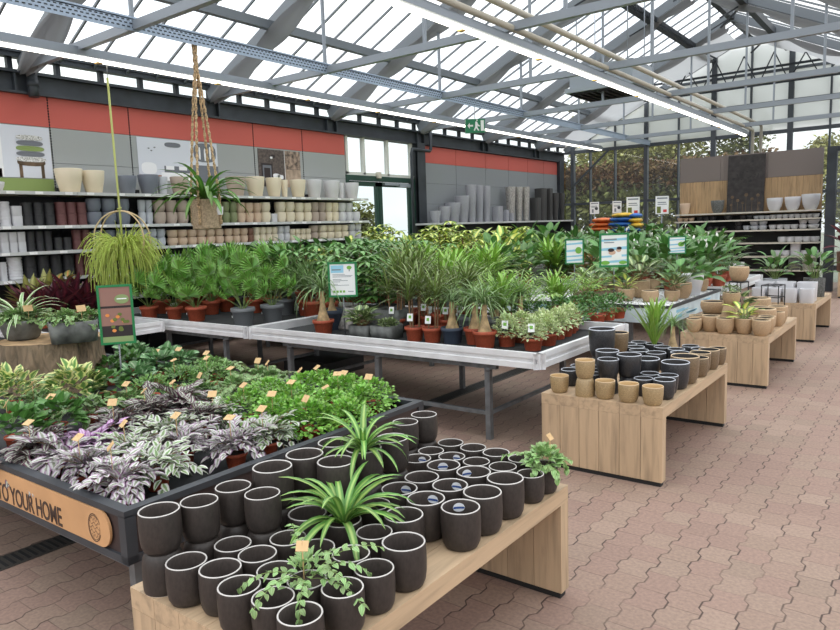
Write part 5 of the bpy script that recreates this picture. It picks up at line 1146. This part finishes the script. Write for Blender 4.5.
def bt(sp, px, py, r, h, s, pk='sand', ds=None, wh='on the pebble table', **kw):
    P = onz(px, py, bz-.015); nm, d0 = SPD[sp]; plant(sp, min(max(P.x, bx0+.12), bx1-.05-r), min(max(P.y, by0+.05+r), by1-.06-r), bz-.015, (ds or d0)+' in '+PKD.get(pk, 'a white pot'), pk, r, h, s, name=nm, where=wh, group=d0+' plants', **kw)
bt('varlance', 626, 301, .095, .14, 1.2); bt('cala', 672, 301, .085, .12, .95); bt('calagreen', 681, 298, .12, .18, 1.15, wh='at the right rim of the pebble table'.replace('right rim', 'aisle rim'))
bt('cala', 638, 297, .14, .2, 1.45, wh='at the centre of the pebble table'); bt('calagreen', 616, 297, .11, .17, .95); bt('cala', 596, 299, .08, .12, 1.0, 'terracotta'); bt('calagreen', 606, 292, .1, .15, 1.0); bt('cala', 655, 290, .1, .15, 1.2); bt('cala', 586, 296, .09, .13, 1.1); bt('calagreen', 700, 291, .1, .15, 1.1); bt('deep', 660, 284, .11, .16, 1.2, 'terracotta'); bt('deep', 625, 284, .11, .16, 1.2, 'terracotta'); bt('deep', 690, 284, .11, .16, 1.2, 'terracotta'); bt('croton', 590, 288, .1, .15, 1.2)
P = onz(650, 304-2, bz-.015); pot('sand', P.x, max(P.y, by0+.16), bz-.015, .095, .13, 'empty sand coloured pot on white pebbles at the table front', group='pots on the pebble table')
P = onz(705, 291, bz-.015); pot('tub_white_ceramic', bx1-.17, P.y-.5, bz-.015, .14, .25, 'white pot with a tan inside on the pebble table', group='pots on the pebble table')
for px, py, w2, ds in ((588, 302, .16, 'flat brown stone slab at the corner of the pebble table'), (604, 300, .14, 'flat brown stone slab behind the front pots of the pebble table')):
    P = onz(px, py-1, bz-.015); mb = MB(); mb.lathe([(0, 0), (w2, 0), (w2*1.03, .05), (w2*.95, .1), (0, .1)], 9, sq=3); o = mb.obj('stone_slab', 'bark'); o.location = (P.x, max(P.y, by0+.2), bz-.015); reg(o, ds, 'stone')
# care signs in green frames
def sign_at(px, py0, py1, Y, w, ds, fn, base, rz=.62):
    a, c = ony(px, py0, Y), ony(px, py1, Y); frame_sign(a.x, Y, 0, a.z, c.z, w, rz, ds, fn, base)
sign_at(343.5, 297, 262, 4.62, .27, 'green framed white plant care sign with small text on the metal bench', face_info, MZ)
sign_at(574.5, 264, 239, 7.6, .22, 'small green framed sky blue sign with a green leaf disc', face_sky, bz-.02); sign_at(614, 267, 233, 7.5, .33, 'green framed pale blue sign with a picture of two people', lambda *a: face_sky(*a, people=True), bz-.02); sign_at(677, 254, 236, 8.8, .22, 'small green framed sky sign among the peace lilies', face_sky, bz-.02)

# ------------------------------------------------------------------ pot shelving along the red banded wall
XS = -8.6; LEV = [2.215, 1.81, 1.505, 1.18, .86, .5]
for i in range(9):
    y0, y1 = SE[i+1], SE[i+2] if i < 8 else SE[10]
    if y1 < 2.5: continue
    t = thing('shelf_unit', 'dark backed shelf bay of pots under the red wall band', 'shelf', (XS, (y0+y1)/2, 0), group='shelf bays along the red banded wall', order=lambda p: -p.y, frm='from green door'); w = (y1-y0)/2
    mb = MB(); mb.box(XW+.02-XS, XW+.05-XS, -w, w, 0, 2.19); mb.obj('back_panel', 'shelf_back', t)
    for s in (-1, 1): mb = MB(); mb.box(XW+.02-XS, XW+.09-XS, s*w-.02 if s > 0 else -w, w if s > 0 else -w+.02, 0, 2.3); mb.obj('upright', 'shelf_back', t)
    for z in LEV:
        mb = MB(); mb.box(XW+.05-XS, -.012, -w+.002, w-.002, z-.03, z); sb = mb.obj('shelf_board', 'shelf_board' if z > 2 else 'price_rail', t)
        mb = MB(); mb.box(-.012, 0, -w+.002, w-.002, z-.035, z+.004, 0)
        for k in range(3): y = -w+.2+k*.33+rnd.uniform(-.08, .08); mb.box(0, .003, y, y+.09, z-.032, z, 1)
        mb.obj('price_rail', ['price_rail', 'price_card'], sb)
GS = 'ceramic pots on the wall shelves'
SHN = ['top', 'second', 'third', 'fourth', 'fifth']
def shelfpots(lv, px0, px1, n, kind, col, stacked, ht, fill=.97, xo=-.17, pyr=None):
    z = LEV[lv]; py = pyr or {0: 190, 1: 222, 2: 250, 3: 275, 4: 300}[lv]; X = XS+xo
    ya, yb = onx(px0, py, X).y, onx(px1, py, X).y; st = (yb-ya)/n; r = min(st*fill/2, .155)
    cn = {'white_ceramic': 'white', 'cream_ceramic': 'cream', 'greige_ceramic': 'taupe', 'slate_ceramic': 'slate blue', 'pale_grey_ceramic': 'pale grey', 'maroon_ceramic': 'maroon', 'black_ceramic': 'black', 'olive_ceramic': 'olive green', 'tan_ceramic': 'tan', 'rust_ceramic': 'brown'}[col]
    sh = {'egg': 'rounded', 'tub': 'big tapered', 'ribbed': 'ribbed', 'cube': 'square'}[kind]
    for i in range(n):
        y = ya+st*(i+.5); wh = f'on {SHN[lv]} wall shelf'
        if kind == 'cube': r2 = r*.97; rz = 0
        else: r2, rz = r, rnd.uniform(0, 6)
        if stacked:
            pot(f'{kind}_{col}', X, y, z+ht/2, r2, ht/2, f'upper {cn} {sh} pot of pair', where=wh, rz=rz, group=GS, order=lambda p: -p.y, frm='from green door')
            pot(f'{kind}_{col}', X, y, z, r2, ht/2, f'lower {cn} {sh} pot of pair', where=wh, rz=rz, inv=False, group=GS, order=lambda p: -p.y, frm='from green door')
        else: pot(f'{kind}_{col}', X, y, z, r2, ht, f'{cn} {sh} pot', where=wh, rz=rz, group=GS, order=lambda p: -p.y, frm='from green door')
W_, C_, GR, SLT, PG, MR, BK, OL, TN, RU = ('white_ceramic', 'cream_ceramic', 'greige_ceramic', 'slate_ceramic', 'pale_grey_ceramic', 'maroon_ceramic', 'black_ceramic', 'olive_ceramic', 'tan_ceramic', 'rust_ceramic')
def big(px0, px1, col, ptop):
    X = XS-.2; y = onx((px0+px1)/2, 190, X).y; d = abs(onx(px1, 190, X).y-onx(px0, 190, X).y); P = onx((px0+px1)/2, ptop, X); cn = {'white_ceramic': 'white', 'cream_ceramic': 'cream', 'greige_ceramic': 'taupe', 'slate_ceramic': 'slate blue', 'pale_grey_ceramic': 'pale grey'}[col]
    r = dist((X, y, 2.2))*(px1-px0)/FPX/2; pot('tub_'+col, X, y, LEV[0], r, P.z-LEV[0], f'big {cn} tapered pot', where='on top wall shelf', group=GS, order=lambda p: -p.y, frm='from green door')
for a in ((-14, 4, W_, 182), (57, 83, C_, 169), (83, 105, C_, 171), (118, 137, SLT, 176), (139, 159, SLT, 175), (157, 168, PG, 177), (171, 189, GR, 177), (226, 246, GR, 177), (246, 265, C_, 177), (266, 282, C_, 178), (281, 288, C_, 180), (290, 306, C_, 180), (306, 322, W_, 180), (323, 340, W_, 181), (338, 344, W_, 183), (344, 359, W_, 183)): big(*a)
for a in ((0, 11, 1, 'ribbed', W_, 0, .29), (11, 22, 1, 'cube', W_, 1, .24), (22, 55, 3, 'ribbed', BK, 1, .28), (56, 87, 3, 'ribbed', MR, 1, .29), (87, 130, 3, 'egg', SLT, 1, .34), (139, 153, 2, 'egg', PG, 1, .33), (154, 188, 3, 'egg', GR, 1, .33), (190, 221, 3, 'egg', OL, 1, .33), (222, 237, 2, 'egg', OL, 1, .32), (237, 261, 3, 'egg', TN, 1, .31), (261, 270, 1, 'egg', C_, 1, .32), (270, 276, 1, 'cube', W_, 0, .14), (276, 294, 2, 'egg', C_, 1, .33), (295, 311, 2, 'egg', C_, 1, .32), (311, 325, 2, 'egg', GR, 1, .33), (325, 338, 2, 'egg', C_, 1, .33), (338, 352, 2, 'egg', W_, 1, .33), (352, 359, 1, 'egg', W_, 0, .17)): shelfpots(1, *a)
for a in ((0, 26, 3, 'cube', W_, 1, .24), (27, 53, 3, 'ribbed', BK, 1, .24), (54, 72, 2, 'ribbed', BK, 0, .16), (73, 91, 2, 'ribbed', MR, 1, .25), (92, 138, 4, 'egg', SLT, 1, .24), (140, 166, 3, 'egg', PG, 1, .24), (168, 224, 6, 'egg', TN, 1, .22), (225, 248, 3, 'egg', TN, 1, .22), (248, 254, 1, 'egg', RU, 1, .22), (254, 278, 4, 'egg', C_, 1, .23), (278, 290, 2, 'egg', W_, 1, .24), (290, 311, 4, 'egg', C_, 1, .19), (311, 318, 1, 'egg', GR, 1, .24), (319, 348, 4, 'egg', C_, 1, .24), (349, 361, 2, 'egg', W_, 1, .25)): shelfpots(2, *a)
for a in ((0, 7, 1, 'cube', W_, 0, .22), (8, 23, 1, 'ribbed', W_, 0, .27), (24, 75, 4, 'ribbed', BK, 1, .27), (76, 92, 2, 'ribbed', MR, 1, .27), (93, 140, 4, 'egg', SLT, 1, .26), (141, 200, 5, 'egg', PG, 0, .2)): shelfpots(3, *a)
# posters and the green board on the wall panels
def poster(y0, y1, z0, z1, ds, build, mats):
    t = thing('poster', ds, 'poster', (XW, (y0+y1)/2, z0)); mb = MB(); w, h = (y1-y0)/2, z1-z0
    mb.box(.002, .008, -w, w, 0, h, 0)
    def rc(a, b_, c, d, mi, e=.009): mb.face([(e, -w+2*w*a, h*c), (e, -w+2*w*b_, h*c), (e, -w+2*w*b_, h*d), (e, -w+2*w*a, h*d)], mi)
    def el(a, c, ra, rc_, mi, e=.0095): mb.face([(e, -w+2*w*(a+ra*math.copysign(abs(math.cos(q*PI/9))**.7, math.cos(q*PI/9))), h*(c+rc_*math.copysign(abs(math.sin(q*PI/9))**.7, math.sin(q*PI/9)))) for q in range(18)], mi)
    build(rc, el); mb.obj('print', mats, t)
def b1(rc, el):
    rc(.0, .42, 0, 1, 1); rc(0, .4, 0, .16, 2); el(.16, .3, .1, .22, 3); rc(.04, .08, .02, .3, 3, .011); rc(.26, .3, .02, .3, 3, .011)
    rc(.6, .64, .0, .26, 6, .0105); rc(.86, .9, .0, .26, 6, .0105); el(.75, .3, .17, .07, 6, .0105)
    for i, (m, r) in enumerate(((5, .18), (4, .17), (7, .17), (4, .16), (5, .16))): el(.75, .36+.105*i, r, .05, m, .0115+.0005*i)
poster(3.3, 4.3, 2.42, 3.05, 'poster of a chair stacked with cushions under the red wall band', b1, ['poster_pale', 'poster_white', 'poster_floor', 'bark_pale', 'poster_grey', 'cushion_print', 'trunk', 'poster_green'])
o = reg((lambda mb: (mb.box(XW+.002, XW+.012, 2.3, 4.3, 2.22, 2.41), mb.obj('notice_board', 'poster_green'))[1])(MB()), 'olive green board under the chair poster', 'board')
def b2(rc, el):
    rc(.64, .65, 0, 1, 4, .0095); el(.83, .74, .15, .24, 2); [el(.76+.035*q, .72+.03*math.sin(q*2.1), .012, .16, 1 if q % 2 else 4, .0102+.0002*q) for q in range(5)]; rc(.66, 1, 0, .42, 1); rc(0, .3, 0, .13, 5); el(.42, .87, .1, .06, 1); rc(.3, .62, .17, .36, 2); rc(.26, .64, 0, .2, 6, .01); rc(.32, .42, .27, .36, 4, .011); rc(.48, .58, .27, .36, 4, .011); el(.12, .28, .09, .14, 3)
    for q in ((.16, .7), (.2, .78), (.13, .75)): el(q[0], q[1], .012, .015, 1)
poster(5.5, 6.85, 2.45, 3.05, 'pale poster of a bedroom with a dark lamp under the red wall band', b2, ['poster_pale', 'poster_grey', 'poster_grey', 'poster_white', 'poster_white', 'poster_floor', 'poster_white'])
def b3(rc, el):
    rc(.62, 1, .5, 1, 1); rc(.62, 1, 0, .49, 2); rc(.61, .62, 0, 1, 3); rc(.06, .32, .12, .62, 4); rc(.09, .29, .17, .57, 5, .0105); rc(.12, .26, .22, .5, 4, .0115); rc(.0, .6, 0, .1, 4); el(.4, .3, .08, .06, 3); el(.5, .27, .07, .06, 3); el(.34, .82, .05, .05, 4); el(.3, .78, .03, .03, 3, .011)
poster(7.66, 8.6, 2.42, 3.04, 'dark poster with picture frames, rope and wood grain under the red wall band', b3, ['poster_brown', 'poster_rope', 'poster_wood', 'poster_white', 'photo_dark', 'poster_grey'])
# tall grey planters on the second wall shelf
t = thing('shelf_unit', 'long low shelf of tall grey planters against the slate wall', 'shelf', (XS, 15.4, 0)); mb = MB(); mb.box(-.5, 0, -3.6, 3.3, 1.70, 1.74); mb.obj('shelf_board', 'price_rail', t); mb = MB(); mb.box(-.5, -.45, -3.6, 3.3, 0, 1.7); mb.obj('back_panel', 'shelf_back', t); mb = MB(); mb.box(-.45, 0, -3, 3.2, 1.1, 1.14); mb.obj('shelf_board', 'price_rail', t)
for y in (-2.98, 0, 3.16): mb = MB(); mb.box(-.45, -.02, y, y+.03, 0, 1.7); mb.obj('upright', 'shelf_back', t)
GT = 'tall planters against the slate wall'
for px0, px1, py, kd, ds, xo in ((430, 441, 211, 'tub_planter_grey', 'grey tapered planter, smallest of the row', -.18), (438, 451, 206.7, 'tub_planter_grey', 'grey tapered planter, second smallest of the row', -.22), (445, 461, 203, 'tub_planter_grey', 'grey tapered planter, middle of the rising row', -.25), (455, 470, 196, 'tall_planter_grey', 'grey planter, second tallest of the rising row', -.22), (466, 477, 185, 'tall_planter_grey', 'tall smooth grey vase planter', -.16), (475, 484, 185.5, 'tall_planter_grey', 'tall smooth grey vase planter', -.24), (482, 491, 186, 'tall_planter_grey', 'tall smooth grey vase planter', -.28), (492, 503, 206.5, 'cube_planter_grey', 'square grey planter, largest of three', -.16), (503, 509, 210, 'cube_planter_grey', 'square grey planter, middle of three', -.16), (509, 514, 213, 'cube_planter_grey', 'square grey planter, smallest of three', -.16),
 (506, 516, 187, 'tall_planter_silver', 'tall rough silver planter', -.3), (515, 523, 187, 'tall_planter_silver', 'tall rough silver planter', -.26), (522, 530, 187, 'tall_planter_silver', 'tall rough silver planter', -.2), (530, 541, 198, 'cube_planter_black', 'square black planter, lower', -.15), (535, 547, 188.5, 'cube_planter_black', 'tall square black planter', -.3), (546, 553, 188.5, 'cube_planter_black', 'tall square black planter', -.25), (552, 559, 193, 'tall_planter_black', 'tall curved black planter', -.18), (559, 565, 193, 'tall_planter_black', 'tall curved black planter', -.25)):
    X = XS+xo; pm = (px0+px1)/2; P = onx(pm, 221, X); T = onx(pm, py, X); r = dist(P)*(px1-px0)/FPX/2
    if 'cube' in kd: r *= .82
    pot(kd, X, P.y, 1.74, r, T.z-1.74, ds, rz=0, group=GT, where='by the slate wall', order=lambda p: p.y, frm='from green door', name='tall_planter', cat='planter')
# ------------------------------------------------------------------ the wood backed shelf unit by the gable
UY = 17.6
t = thing('shelf_unit', 'wood backed shelf unit of bowls before the glass gable', 'shelf', (-3.72, UY, 0)); w = 1.53
mb = MB()
for i in range(24): a = -w+2*w*i/24; mb.box(a+.002, a+2*w/24-.002, -.02, .0, 1.7, 2.52)
mb.obj('wood_back', 'board_z', t)
mb = MB(); mb.box(-w, -.6, -.02, 0, 2.525, 3.1); mb.box(-.595, -.5, -.02, 0, 2.525, 3.1); mb.box(-.495, .34, -.02, 0, 2.525, 3.1); mb.box(.345, .42, -.02, 0, 2.525, 3.1); mb.box(.425, w, -.02, 0, 2.525, 3.1); mb.obj('top_board', 'panel_taupe', t)
mb = MB(); mb.box(-w, w, .0, .03, 0, 3.08); mb.box(-w, w, -.01, 0, 0, 1.7); mb.obj('back_panel', 'shelf_back', t)
UL = [1.755, 1.582, 1.34, 1.052, .742, .435]
for z in UL: mb = MB(); mb.box(-w, w+.02, -.42, -.012, z-.025, z); b_ = mb.obj('shelf_board', 'shelf_board', t); mb = MB(); mb.box(-w, w+.02, -.428, -.42, z-.03, z+.004); mb.obj('price_rail', 'shelf_board', b_)
GU = 'bowls on the wood backed shelves'
def ub(lv, a, b_, kind, col, cn, n=1, ptop=None, st=False):
    z = UL[lv]; Y = UY-.24
    for i in range(n):
        px = a+(b_-a)*(i+.5)/n; P = ony(px, {0: 210, 1: 218, 2: 228.5, 3: 240, 4: 254, 5: 267}[lv], Y); r = dist(P)*(b_-a)/n/FPX/2*.98
        h = (ony(px, ptop, Y).z-z) if ptop else min(r*1.35, .15)
        x = min(max(P.x, -5.24+r), -2.18-r); wh = f'on {["top", "second", "third", "fourth", "fifth", "lowest"][lv]} wood backed shelf'
        if st: pot(f'{kind}_{col}', x, Y, z+.1, r, .1, f'upper {cn} bowl of a stack', where=wh, group=GU, frm='from dark post', cat='bowl', name='bowl'); pot(f'{kind}_{col}', x, Y, z, r, .1, f'lower {cn} bowl of a stack', where=wh, group=GU, frm='from dark post', cat='bowl', name='bowl')
        else: pot(f'{kind}_{col}', x, Y, z, r, h, f'{cn} bowl' if kind != 'cube' else f'{cn} square pot', where=wh, group=GU, frm='from dark post', cat='bowl', name='bowl')
ub(0, 680, 690, 'bowl', TN, 'big tan', 1, 203.5); ub(0, 711, 724, 'bowl', 'zinc_dark', 'big grey', 1, 200.5); ub(0, 767, 782, 'bowl', W_, 'big white', 1, 198); ub(0, 785, 800, 'bowl', W_, 'big white', 1, 196.8); ub(0, 802, 819, 'bowl', W_, 'big white', 1, 194)
ub(1, 677.5, 694.5, 'bowl', TN, 'small tan', 3); ub(1, 697, 716, 'bowl', BK, 'small black', 3); ub(1, 724, 732, 'bowl', BK, 'small black'); ub(1, 740, 753, 'bowl', BK, 'small black', 2); ub(1, 753.5, 770, 'bowl', PG, 'small pale grey', 3); ub(1, 770, 819, 'bowl', W_, 'small white', 8)
ub(2, 679, 691, 'bowl', RU, 'brown', 2); ub(2, 707, 726, 'bowl', BK, 'black', 3); ub(2, 735, 742, 'bowl', BK, 'black', 1, None, True); ub(2, 743, 750, 'bowl', PG, 'pale grey'); ub(2, 750, 767, 'bowl', PG, 'pale grey', 2, None, True); ub(2, 769, 798, 'bowl', W_, 'white', 4); ub(2, 799, 807, 'bowl', W_, 'white', 1, None, True); ub(2, 808, 818.5, 'bowl', W_, 'white', 1, None, True)
ub(3, 778, 819, 'egg', W_, 'rounded white', 5); ub(4, 773, 790, 'egg', W_, 'rounded white', 2); ub(4, 791, 800, 'cube', W_, 'white', 1, 243.5); ub(4, 801, 818, 'egg', W_, 'rounded white', 2); ub(5, 789, 802, 'cube', 'zinc_dark', 'dark grey', 1, 256.5); ub(5, 803, 815, 'cube', 'planter_silver', 'silver', 1, 256.5)
# cut metal wall panel with dandelion pattern leaning on the top shelf
t = thing('garden_screen', 'rusty dark metal panel with cut-out dandelions leaning on the shelf unit', 'wall panel', (-3.735, UY-.15, UL[0])); mb = MB(); hh = 1.32
def zz_(z): return -.0+.1*z/hh
mb.obox((0, .05, hh/2), Vector((.4, 0, 0)), Vector((0, .05, hh/2)), Vector((0, -.012, .0009)), 0)
def dsk(cx, cz, r, mi=1, k=8): mb.face([(cx+r*math.cos(2*PI*i/k), zz_(cz+r*math.sin(2*PI*i/k))-.0135, cz+r*math.sin(2*PI*i/k)) for i in range(k)], mi)
R = random.Random(2)
for i in range(34):
    a = R.uniform(0, 2*PI); q = R.choice([.1, .16, .22]); dsk(.0+q*1.2*math.cos(a), .86+q*.75*math.sin(a), R.uniform(.008, .018), 2)
for cx, cz in ((.13, 1.16), (-.27, .78), (.1, .72)): dsk(cx, cz, .03, 2)
for cx, cz, r in ((-.28, .36, .05), (-.16, .28, .05), (.02, .4, .055), (.15, .3, .05), (.27, .38, .05), (-.05, .22, .04), (.3, .2, .04), (-.3, .18, .04)):
    dsk(cx, cz, r*.75, 1, 14)
    mb.face([(cx-.006, zz_(.02)-.0135, .02), (cx+.006, zz_(.02)-.0135, .02), (cx+.004, zz_(cz-r)-.0135, cz-r), (cx-.004, zz_(cz-r)-.0135, cz-r)], 1)
mb.obj('panel_sheet', ['rust_metal', 'trunk', 'black_plinth'], t)
# dark steel post and frame beside the unit
mb = MB(); P = ony(831, 200, 17.0); mb.box(P.x-.09, P.x+.09, 16.9, 17.08, 0, 3.05); mb.box(P.x+.09, P.x+2.2, 16.92, 17.06, 2.95, 3.05); struct('column_aisle', mb, 'steel_dark')
mb = MB(); mb.face([(P.x+.09, 17, 0), (P.x+2.2, 17, 0), (P.x+2.2, 17, 2.95), (P.x+.09, 17, 2.95)]); struct('window_2', mb, 'gable_glass')
t = thing('shelf_unit', 'dark shelves of small pots beyond the dark post', 'shelf', (P.x+.75, 17.9, 0)); mb = MB(); mb.box(-.6, .8, 0, .03, 0, 2.2); mb.obj('back_panel', 'shelf_back', t)
for z in (.75, 1.05, 1.34, 1.58): mb = MB(); mb.box(-.6, .8, -.4, 0, z-.025, z); mb.obj('shelf_board', 'shelf_board', t)
# soil sacks stacked in front of the gable
GB = 'compost sacks stacked before the gable'
k = 0
for (px0, px1, py, col, cn) in ((588, 612, 230, 'bag_orange', 'orange'), (610, 640, 231, 'bag_blue', 'blue'), (590, 612, 225.5, 'bag_orange', 'orange'), (609, 634, 225, 'bag_blue', 'blue'), (632, 642, 226, 'bag_yellow', 'yellow'), (593, 614, 221, 'bag_orange', 'orange'), (610, 636, 220, 'bag_blue', 'blue'), (630, 641, 221, 'bag_yellow', 'yellow'), (613, 634, 216, 'bag_yellow', 'yellow'), (631, 641, 216.5, 'bag_blue', 'blue')):
    Y = 16.3; P = ony((px0+px1)/2, py, Y); L = dist(P)*(px1-px0)/FPX*1.1; mb = MB()
    rows = []; uvs = []
    for i in range(13):
        t_ = i/12; q = (math.sin(PI*min(1, max(0, t_)))**.35 if 0 < t_ < 1 else .02); r = []
        for j in range(13): a = 2*PI*j/12; r.append((L*(t_-.5), .26*q*math.cos(a)*1.0, .062*q*math.sin(a)+.004*math.sin(i*3+j*2)))
        rows.append(r); uvs.append([(0, 0)]*13)
    mb.quadstrip(rows, uvs); o = mb.obj('compost_sack', col, None, (P.x, Y, P.z+.02)); k += 1
    reg(o, f'{cn} compost sack in the stack before the gable', 'sack', group=GB, order=lambda p: -p.z, frm='from top')
t = thing('pallet_stand', 'black stand carrying the stack of compost sacks', 'stand', (-6.2, 16.3, 0)); mb = MB(); mb.box(-.75, .75, -.35, .35, 1.33, 1.4); mb.obj('deck', 'shelf_back', t)
for x in (-.7, .66):
    for y in (-.3, .27): mb = MB(); mb.box(x, x+.04, y, y+.04, 0, 1.33); mb.obj('leg', 'shelf_back', t)
# price cards on poles before the gable
for px, w2, p0, p1, ds, big_ in ((594.5, 9, 202, 214, 'small white price card nearest the corner column', 0), (617, 9, 201, 213, 'small white price card second from the corner column', 0), (633, 13, 197, 215, 'large white price card above the compost sacks', 1), (662, 13, 196, 214, 'large white price card beside the thick gable mullion', 1)):
    Y = 16.75; A_, B_ = ony(px, p1, Y), ony(px, p0, Y); t = thing('price_card', ds, 'sign', (A_.x, Y, 0), .63); w = w2*dist(A_)/FPX/2; h = B_.z-A_.z; z0 = A_.z
    mb = MB(); mb.tube([(0, .012, 0), (0, .012, z0+.1)], .01, 6); mb.obj('pole', 'steel_grey', t)
    mb = MB(); mb.box(-w, w, -.004, .004, z0, z0+h, 0); rect(mb, -w*.8, w*.8, z0+h*.84, z0+h*.92, 1, -.005); rect(mb, -w*.7, w*.6, z0+h*.62, z0+h*.67, 1, -.005); rect(mb, -w*.7, w*.7, z0+h*.52, z0+h*.56, 1, -.005)
    if big_: rect(mb, -w*.8, -w*.2, z0+h*.05, z0+h*.42, 3, -.005); rect(mb, w*.15, w*.7, z0+h*.1, z0+h*.25, 2, -.005)
    else: disc(mb, w*.4, z0+h*.45, w*.35, w*.35, 4, -.006); rect(mb, -w*.6, -w*.2, z0+h*.1, z0+h*.4, 1, -.005)
    mb.obj('card', ['sign_paper', 'ink_grey', 'red_ink', 'photo_moss', 'ink_dark'], t)
# ------------------------------------------------------------------ hanging plants
HX, HY = -6.65, 4.78; t = thing('hanging_planter', 'leafy spider plant in a woven pot hung by a knotted rope holder', 'hanging plant', (HX, HY, 1.70))
mb = MB(); pr = [(0, 0), (.14, 0)]
for i in range(16): z = .02*i+.005; pr += [(.152+.006*i/16, z), (.158+.006*i/16, z+.01)]
pr += [(.165, .33), (.15, .33), (.148, .28), (0, .28)]
mb.lathe(pr, 36); mb.obj('woven_pot', 'seagrass', t)
link('foliage', fol('spiderhang', 0), t, (0, 0, .3), .4, 1.6)
top = 3.72-1.70
for i in range(4):
    a = i*PI/2+.5; mb = MB(); 
    for s_ in (0, 1):
        pts = []
        for k in range(61):
            q = k/60; z = .05+(top-.05-.02)*q; rr = .172 if z < .33 else max(.012, .172*(1-(z-.33)/(top-.55))**.8 if z < top-.25 else .012); tw = k*1.15+s_*PI
            pts.append((rr*math.cos(a)+.009*math.cos(tw), rr*math.sin(a)+.009*math.sin(tw), z))
        mb.tube(pts, .0085, 5)
    mb.obj('rope', 'rope_jute', t)
mb = MB(); mb.tube([(.03*math.cos(q*PI/6), 0, top-.02+.06*math.sin(q*PI/6)) for q in range(13)], .014, 6); mb.tube([(.012*math.cos(k), .012*math.sin(k), top-.3+.012*k) for k in range(22)], .02, 6); mb.obj('hanging_loop', 'rope_jute', t)
mb = MB(); mb.obox((.17, .06, .2), Vector((.018, .03, 0)), Vector((.008, 0, .045)), Vector((.001, -.0006, 0))); mb.obj('price_tag', 'price_card', t)
P = onx(119, 246, -7.73); HY = 4.36; t = thing('hanging_planter', 'mistletoe cactus trailing from a double cane hoop hung on a green cord', 'hanging plant', (-7.73, HY, 1.27))
zt = 1.95-1.27; mb = MB()
for o_, ty in ((0, .9), (.07, 1.3)):
    mb.tube([(.33*math.sin(2*PI*k/40)*math.sin(ty), .33*math.sin(2*PI*k/40)*math.cos(ty), zt-.33+.33*math.cos(2*PI*k/40)) for k in range(41)], .009, 6, cap=False)
mb.obj('cane_hoop', 'cane', t)
link('foliage', fol('rhip', 0), t, (0, 0, .14), 0, (1.3, 1.3, 1.6))
mb = MB(); mb.lathe([(0, 0), (.08, 0), (.11, .08), (.11, .1), (0, .1)], 18); mb.obj('inner_pot', 'nursery_grey', t)
c = 3.46-1.27; mb = MB(); mb.tube([(0, 0, .1), (.004, 0, zt), (.004, -.01, c)], .012, 6); mb.tube([(.02*math.cos(k), .02*math.sin(k), zt+.005*k) for k in range(9)], .01, 5); mb.obj('cord', 'rope_green', t)
mb = MB(); mb.tube([(.004, -.01, c), (0, 0, 3.62-1.27+.02)], .004, 5); mb.obj('wire_hook', 'wire', t)

# ------------------------------------------------------------------ daylight
wd = bpy.data.worlds.new('sky'); SC.world = wd; wd.use_nodes = True; nt = wd.node_tree; nt.nodes.clear()
wo = nt.nodes.new('ShaderNodeOutputWorld'); bg = nt.nodes.new('ShaderNodeBackground'); tc = nt.nodes.new('ShaderNodeTexCoord'); mp = nt.nodes.new('ShaderNodeMapping'); nz = nt.nodes.new('ShaderNodeTexNoise'); cr = nt.nodes.new('ShaderNodeValToRGB')
mp.inputs['Scale'].default_value = (1.5, 1.5, 4); nz.inputs['Scale'].default_value = 1.6; nz.inputs['Detail'].default_value = 5
cr.color_ramp.elements[0].position = .3; cr.color_ramp.elements[0].color = (.78, .85, .92, 1); cr.color_ramp.elements[1].position = .6; cr.color_ramp.elements[1].color = (1, 1, 1, 1)
nt.links.new(tc.outputs['Generated'], mp.inputs[0]); nt.links.new(mp.outputs[0], nz.inputs[0]); nt.links.new(nz.outputs[0], cr.inputs[0]); sx = nt.nodes.new('ShaderNodeSeparateXYZ'); nt.links.new(tc.outputs['Generated'], sx.inputs[0]); mr = nt.nodes.new('ShaderNodeMapRange'); mr.inputs[1].default_value = -.05; mr.inputs[2].default_value = .9; mr.inputs[3].default_value = 1.1; mr.inputs[4].default_value = 3.1; nt.links.new(sx.outputs[2], mr.inputs[0]); nt.links.new(mr.outputs[0], bg.inputs[1])   # overcast: the zenith is brighter than the horizon
nt.links.new(cr.outputs[0], bg.inputs[0]); nt.links.new(bg.outputs[0], wo.inputs[0])
vs = SC.view_settings; vs.view_transform = 'Standard'; vs.look = 'None'; vs.exposure = 0.0; vs.gamma = 1; vs.use_curve_mapping = False
cy = SC.cycles; cy.max_bounces = 8; cy.diffuse_bounces = 4; cy.glossy_bounces = 2; cy.transmission_bounces = 4; cy.transparent_max_bounces = 16; cy.caustics_reflective = False; cy.caustics_refractive = False; cy.use_denoising = True
settle([(SX, SY, .39, .53)])
finish_labels()
